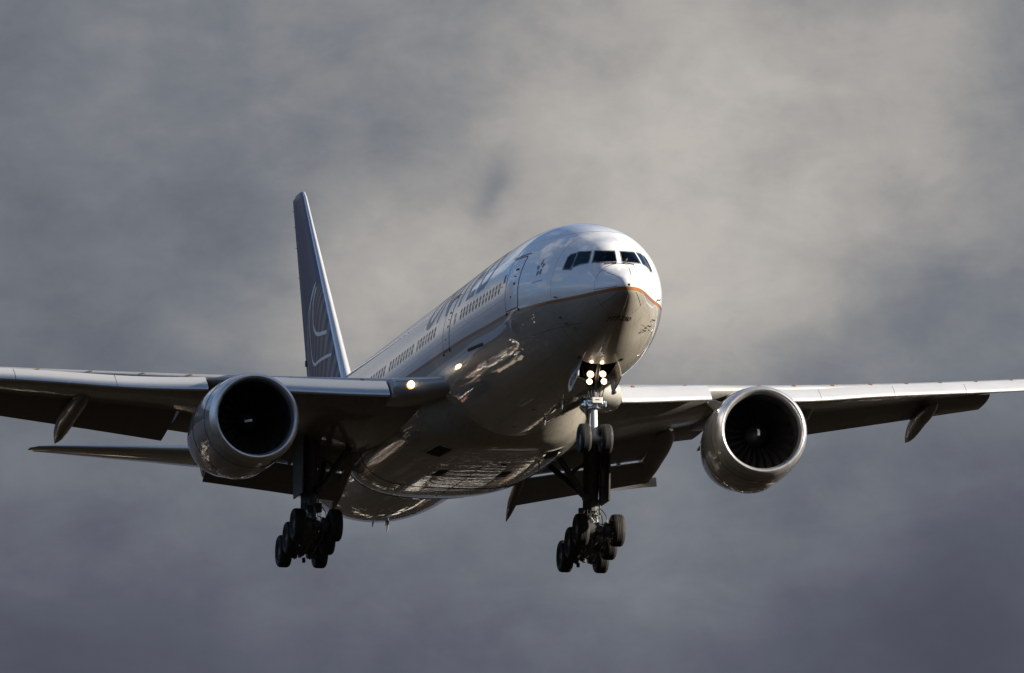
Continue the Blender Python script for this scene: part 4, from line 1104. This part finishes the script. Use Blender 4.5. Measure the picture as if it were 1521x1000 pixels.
    mb.build("wheel_bay", M_DARK, fus, angle=20)
nose_gear()

# ------------------------------------------------------------------ flight deck: seat, glare shield, and the pilot seen through the glass
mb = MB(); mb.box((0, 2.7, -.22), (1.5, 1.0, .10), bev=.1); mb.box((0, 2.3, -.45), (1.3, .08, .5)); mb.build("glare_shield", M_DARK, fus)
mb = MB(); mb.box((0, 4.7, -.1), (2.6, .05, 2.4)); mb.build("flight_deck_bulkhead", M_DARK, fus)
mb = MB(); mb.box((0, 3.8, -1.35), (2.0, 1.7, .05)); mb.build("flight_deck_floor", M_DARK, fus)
for sx in (-.62, .62):
    mb = MB(); mb.box((sx, 3.32, -.62), (.50, .50, .14), bev=.08); mb.box((sx, 3.60, -.20), (.46, .12, .80), Matrix.Rotation(radians(-10), 3, 'X'), bev=.05); mb.box((sx, 3.68, .34), (.28, .08, .18), bev=.03); mb.tube((sx, 3.35, -1.33), (sx, 3.35, -.66), .10, .12, 12)
    mb.build("pilot_seat", M_SEAT, fus, angle=30)

def build_pilot():
    base = Vector((.62, 3.28, H+.10))
    verts, edges, rad = [], [], []
    def v(p, r): verts.append(p); rad.append(r); return len(verts)-1
    def e(a, b_): edges.append((a, b_))
    pel = v((0, .12, -.42), (.17, .12)); w = v((0, .16, -.20), (.15, .105)); ch = v((0, .18, .02), (.18, .115)); nb = v((0, .16, .18), (.075, .07)); nk = v((0, .13, .27), (.06, .06))
    e(pel, w); e(w, ch); e(ch, nb); e(nb, nk)
    for s in (-1, 1):
        sh = v((s*.19, .17, .12), (.075, .075)); el_ = v((s*.27, .05, -.16), (.048, .048)); wr = v((s*.16, -.22, -.18), (.032, .030)); pm = v((s*.14, -.29, -.17), (.040, .022))
        e(ch, sh); e(sh, el_); e(el_, wr); e(wr, pm)
        for k in range(4):
            bx = s*(.11+.02*k); f1 = v((bx, -.345-.004*(k in (1, 2)), -.165), (.009, .009)); f2 = v((bx, -.375, -.195), (.008, .008)); e(pm, f1); e(f1, f2)
        t1 = v((s*.095, -.30, -.155), (.010, .010)); t2 = v((s*.08, -.335, -.165), (.009, .009)); e(pm, t1); e(t1, t2)
        hp = v((s*.10, .05, -.47), (.095, .09)); kn = v((s*.14, -.36, -.42), (.062, .062)); an = v((s*.14, -.48, -.88), (.042, .042)); ft_ = v((s*.14, -.62, -.93), (.045, .03))
        e(pel, hp); e(hp, kn); e(kn, an); e(an, ft_)
    me = bpy.data.meshes.new("person"); me.from_pydata(verts, edges, [])
    ob = bpy.data.objects.new("person_source", me); COL.objects.link(ob)
    sk = ob.modifiers.new("skin", 'SKIN'); ob.modifiers.new("sub", 'SUBSURF').levels = 2
    for i, d in enumerate(me.skin_vertices[0].data): d.radius = rad[i]; d.use_root = (i == 0)
    bpy.context.view_layer.update()
    dg = bpy.context.evaluated_depsgraph_get(); m2 = bpy.data.meshes.new_from_object(ob.evaluated_get(dg))
    bpy.data.objects.remove(ob)
    m2.name = "person"
    bm = bmesh.new(); bm.from_mesh(m2)
    # head: a shaped ellipsoid with nose, chin, sockets and ears, joined into the same mesh
    hc = Vector((0, .10, .42)); ret = bmesh.ops.create_uvsphere(bm, u_segments=32, v_segments=24, radius=1)
    for q in ret['verts']:
        p = q.co.copy(); x, y, z = p
        wx = .076*(1-.16*max(0, -z)); yy = y*.098; zz = z*.118
        if y < 0:
            yy -= .018*exp(-((x/.16)**2+((z+.08)/.22)**2))          # nose
            yy -= .006*exp(-((x/.30)**2+((z+.75)/.22)**2))          # chin
            yy += .010*(exp(-(((x-.38)/.16)**2+((z-.08)/.12)**2))+exp(-(((x+.38)/.16)**2+((z-.08)/.12)**2)))   # eye sockets
            yy -= .004*exp(-((x/.28)**2+((z+.42)/.08)**2))          # lips
        xx = x*wx
        ear = exp(-(((y-.1)/.14)**2+((z-.0)/.22)**2)); xx += (1 if x > 0 else -1)*.014*ear*(abs(x) > .8)
        q.co = hc+Vector((xx, yy, zz))
    bm.to_mesh(m2); bm.free()
    for m_ in (M_SHIRT, M_SKIN, M_TROUS): m2.materials.append(m_)
    for p in m2.polygons:
        c = p.center; p.use_smooth = True
        p.material_index = 1 if (c.z > .235 or (c.y < -.20 and c.z > -.26)) else (2 if c.z < -.36 else 0)
    o = bpy.data.objects.new("person", m2); COL.objects.link(o); o.location = base
    o['label'] = "pilot in white shirt seated behind the sunlit front cockpit window"; o['category'] = "person"
    mb = MB(); mb.lathe([(-.02, .092), (.03, .102), (.07, .096), (.105, .068), (.126, .02), (.127, .001)], (0, .115, .425), 'Z', 28)
    mb.build("hair", M_HAIR, o)
    return o
build_pilot()

# ------------------------------------------------------------------ ground under the approach path
def ground():
    mb = MB(); c = mb.vert((0, 0, 0)); n_ = 96; prev = None
    for r in (400, 2000, 8000, 30000, 60000):
        ring = [mb.vert((r*cos(2*pi*i/n_), r*sin(2*pi*i/n_), 0)) for i in range(n_)]
        for i in range(n_):
            j = (i+1) % n_
            if prev is None: mb.face((c, ring[i], ring[j]))
            else: mb.face((prev[i], ring[i], ring[j], prev[j]))
        prev = ring
    m, n, b = new_mat("ground_cover")
    t = n.n('ShaderNodeTexCoord')
    big = n.noise(t.outputs['Object'], .004, 6, .6); sm = n.noise(t.outputs['Object'], .06, 6, .65)
    base = n.ramp(big, [(.32, (.0055, .0042, .0024)), (.5, (.013, .0092, .0052)), (.68, (.0095, .0078, .004))])
    base = n.mix(n.smooth(sm, .45, .7), base, (.016, .013, .010, 1))
    vo = n.n('ShaderNodeTexVoronoi'); vo.inputs['Scale'].default_value = .030; n.link(t.outputs['Object'], vo.inputs['Vector']); vo.distance = 'CHEBYCHEV'; vo.inputs['Randomness'].default_value = .75
    s = n.n('ShaderNodeSeparateColor'); n.link(vo.outputs['Color'], s.inputs[0])
    roof = n.math('MULTIPLY', n.math('GREATER_THAN', s.outputs[0], .82), n.math('LESS_THAN', vo.outputs['Distance'], .30))
    rc = n.ramp(s.outputs[1], [(0, (.05, .045, .04)), (.40, (.06, .055, .05)), (.60, (.10, .05, .035)), (.75, (.16, .15, .14)), (.93, (.30, .29, .27))], 'CONSTANT')
    c_ = n.mix(n.math('MULTIPLY', roof, n.smooth(big, .34, .44)), base, rc)
    n.link(c_, b.inputs['Base Color']); b.inputs['Roughness'].default_value = 1.0; b.inputs['Specular IOR Level'].default_value = 0.04
    o = mb.build("ground", m, None); o['kind'] = "structure"
    return o
ground()

def town():
    """houses beyond the approach path: far off, seen only as a mass mirrored in the glossy paint"""
    rnd = random.Random(3); mb = MB()
    for k in range(112):
        if k < 62: d = rnd.gauss(560, 90); a = radians(rnd.gauss(-15, 3.5))
        elif k < 76: d = rnd.uniform(620, 900); a = radians(rnd.uniform(0, 20))
        else: d = rnd.uniform(480, 1100); a = radians(rnd.uniform(-40, 30))
        x, y = d*sin(a), d*cos(a); w, l, h = rnd.uniform(6, 16), rnd.uniform(6, 11), rnd.uniform(4, 9); r = Matrix.Rotation(rnd.uniform(-.5, .5), 3, 'Z')
        mi = rnd.choice([0, 0, 0, 2, 2, 2, 1]); c = Vector((x, y, 0))
        B = [c+r @ Vector(p) for p in ((-w/2, -l/2, 0), (w/2, -l/2, 0), (w/2, l/2, 0), (-w/2, l/2, 0))]
        T = [p+Vector((0, 0, h)) for p in B]; mb.rings([B, T], mi, True, False)
        e0, e1 = c+r @ Vector((-w/2, 0, h+l*.32)), c+r @ Vector((w/2, 0, h+l*.32))
        i = [mb.vert(p) for p in T]; j = [mb.vert(e0), mb.vert(e1)]
        rf = rnd.choice([1, 3, 3, 3, 3]); mb.face((i[0], i[1], j[1], j[0]), rf); mb.face((i[2], i[3], j[0], j[1]), rf); mb.face((i[1], i[2], j[1]), mi); mb.face((i[3], i[0], j[0]), mi)
    o = mb.build("distant_town", [simple("white_render", (.75, .73, .70), .8, scale=.2), simple("red_brick", (.17, .068, .045), .8, scale=.2), simple("buff_wall", (.35, .30, .24), .8, scale=.2), simple("dark_roof", (.05, .045, .045), .8, scale=.2)], None, angle=20, fix=False)
    o['kind'] = "stuff"
    return o
town()
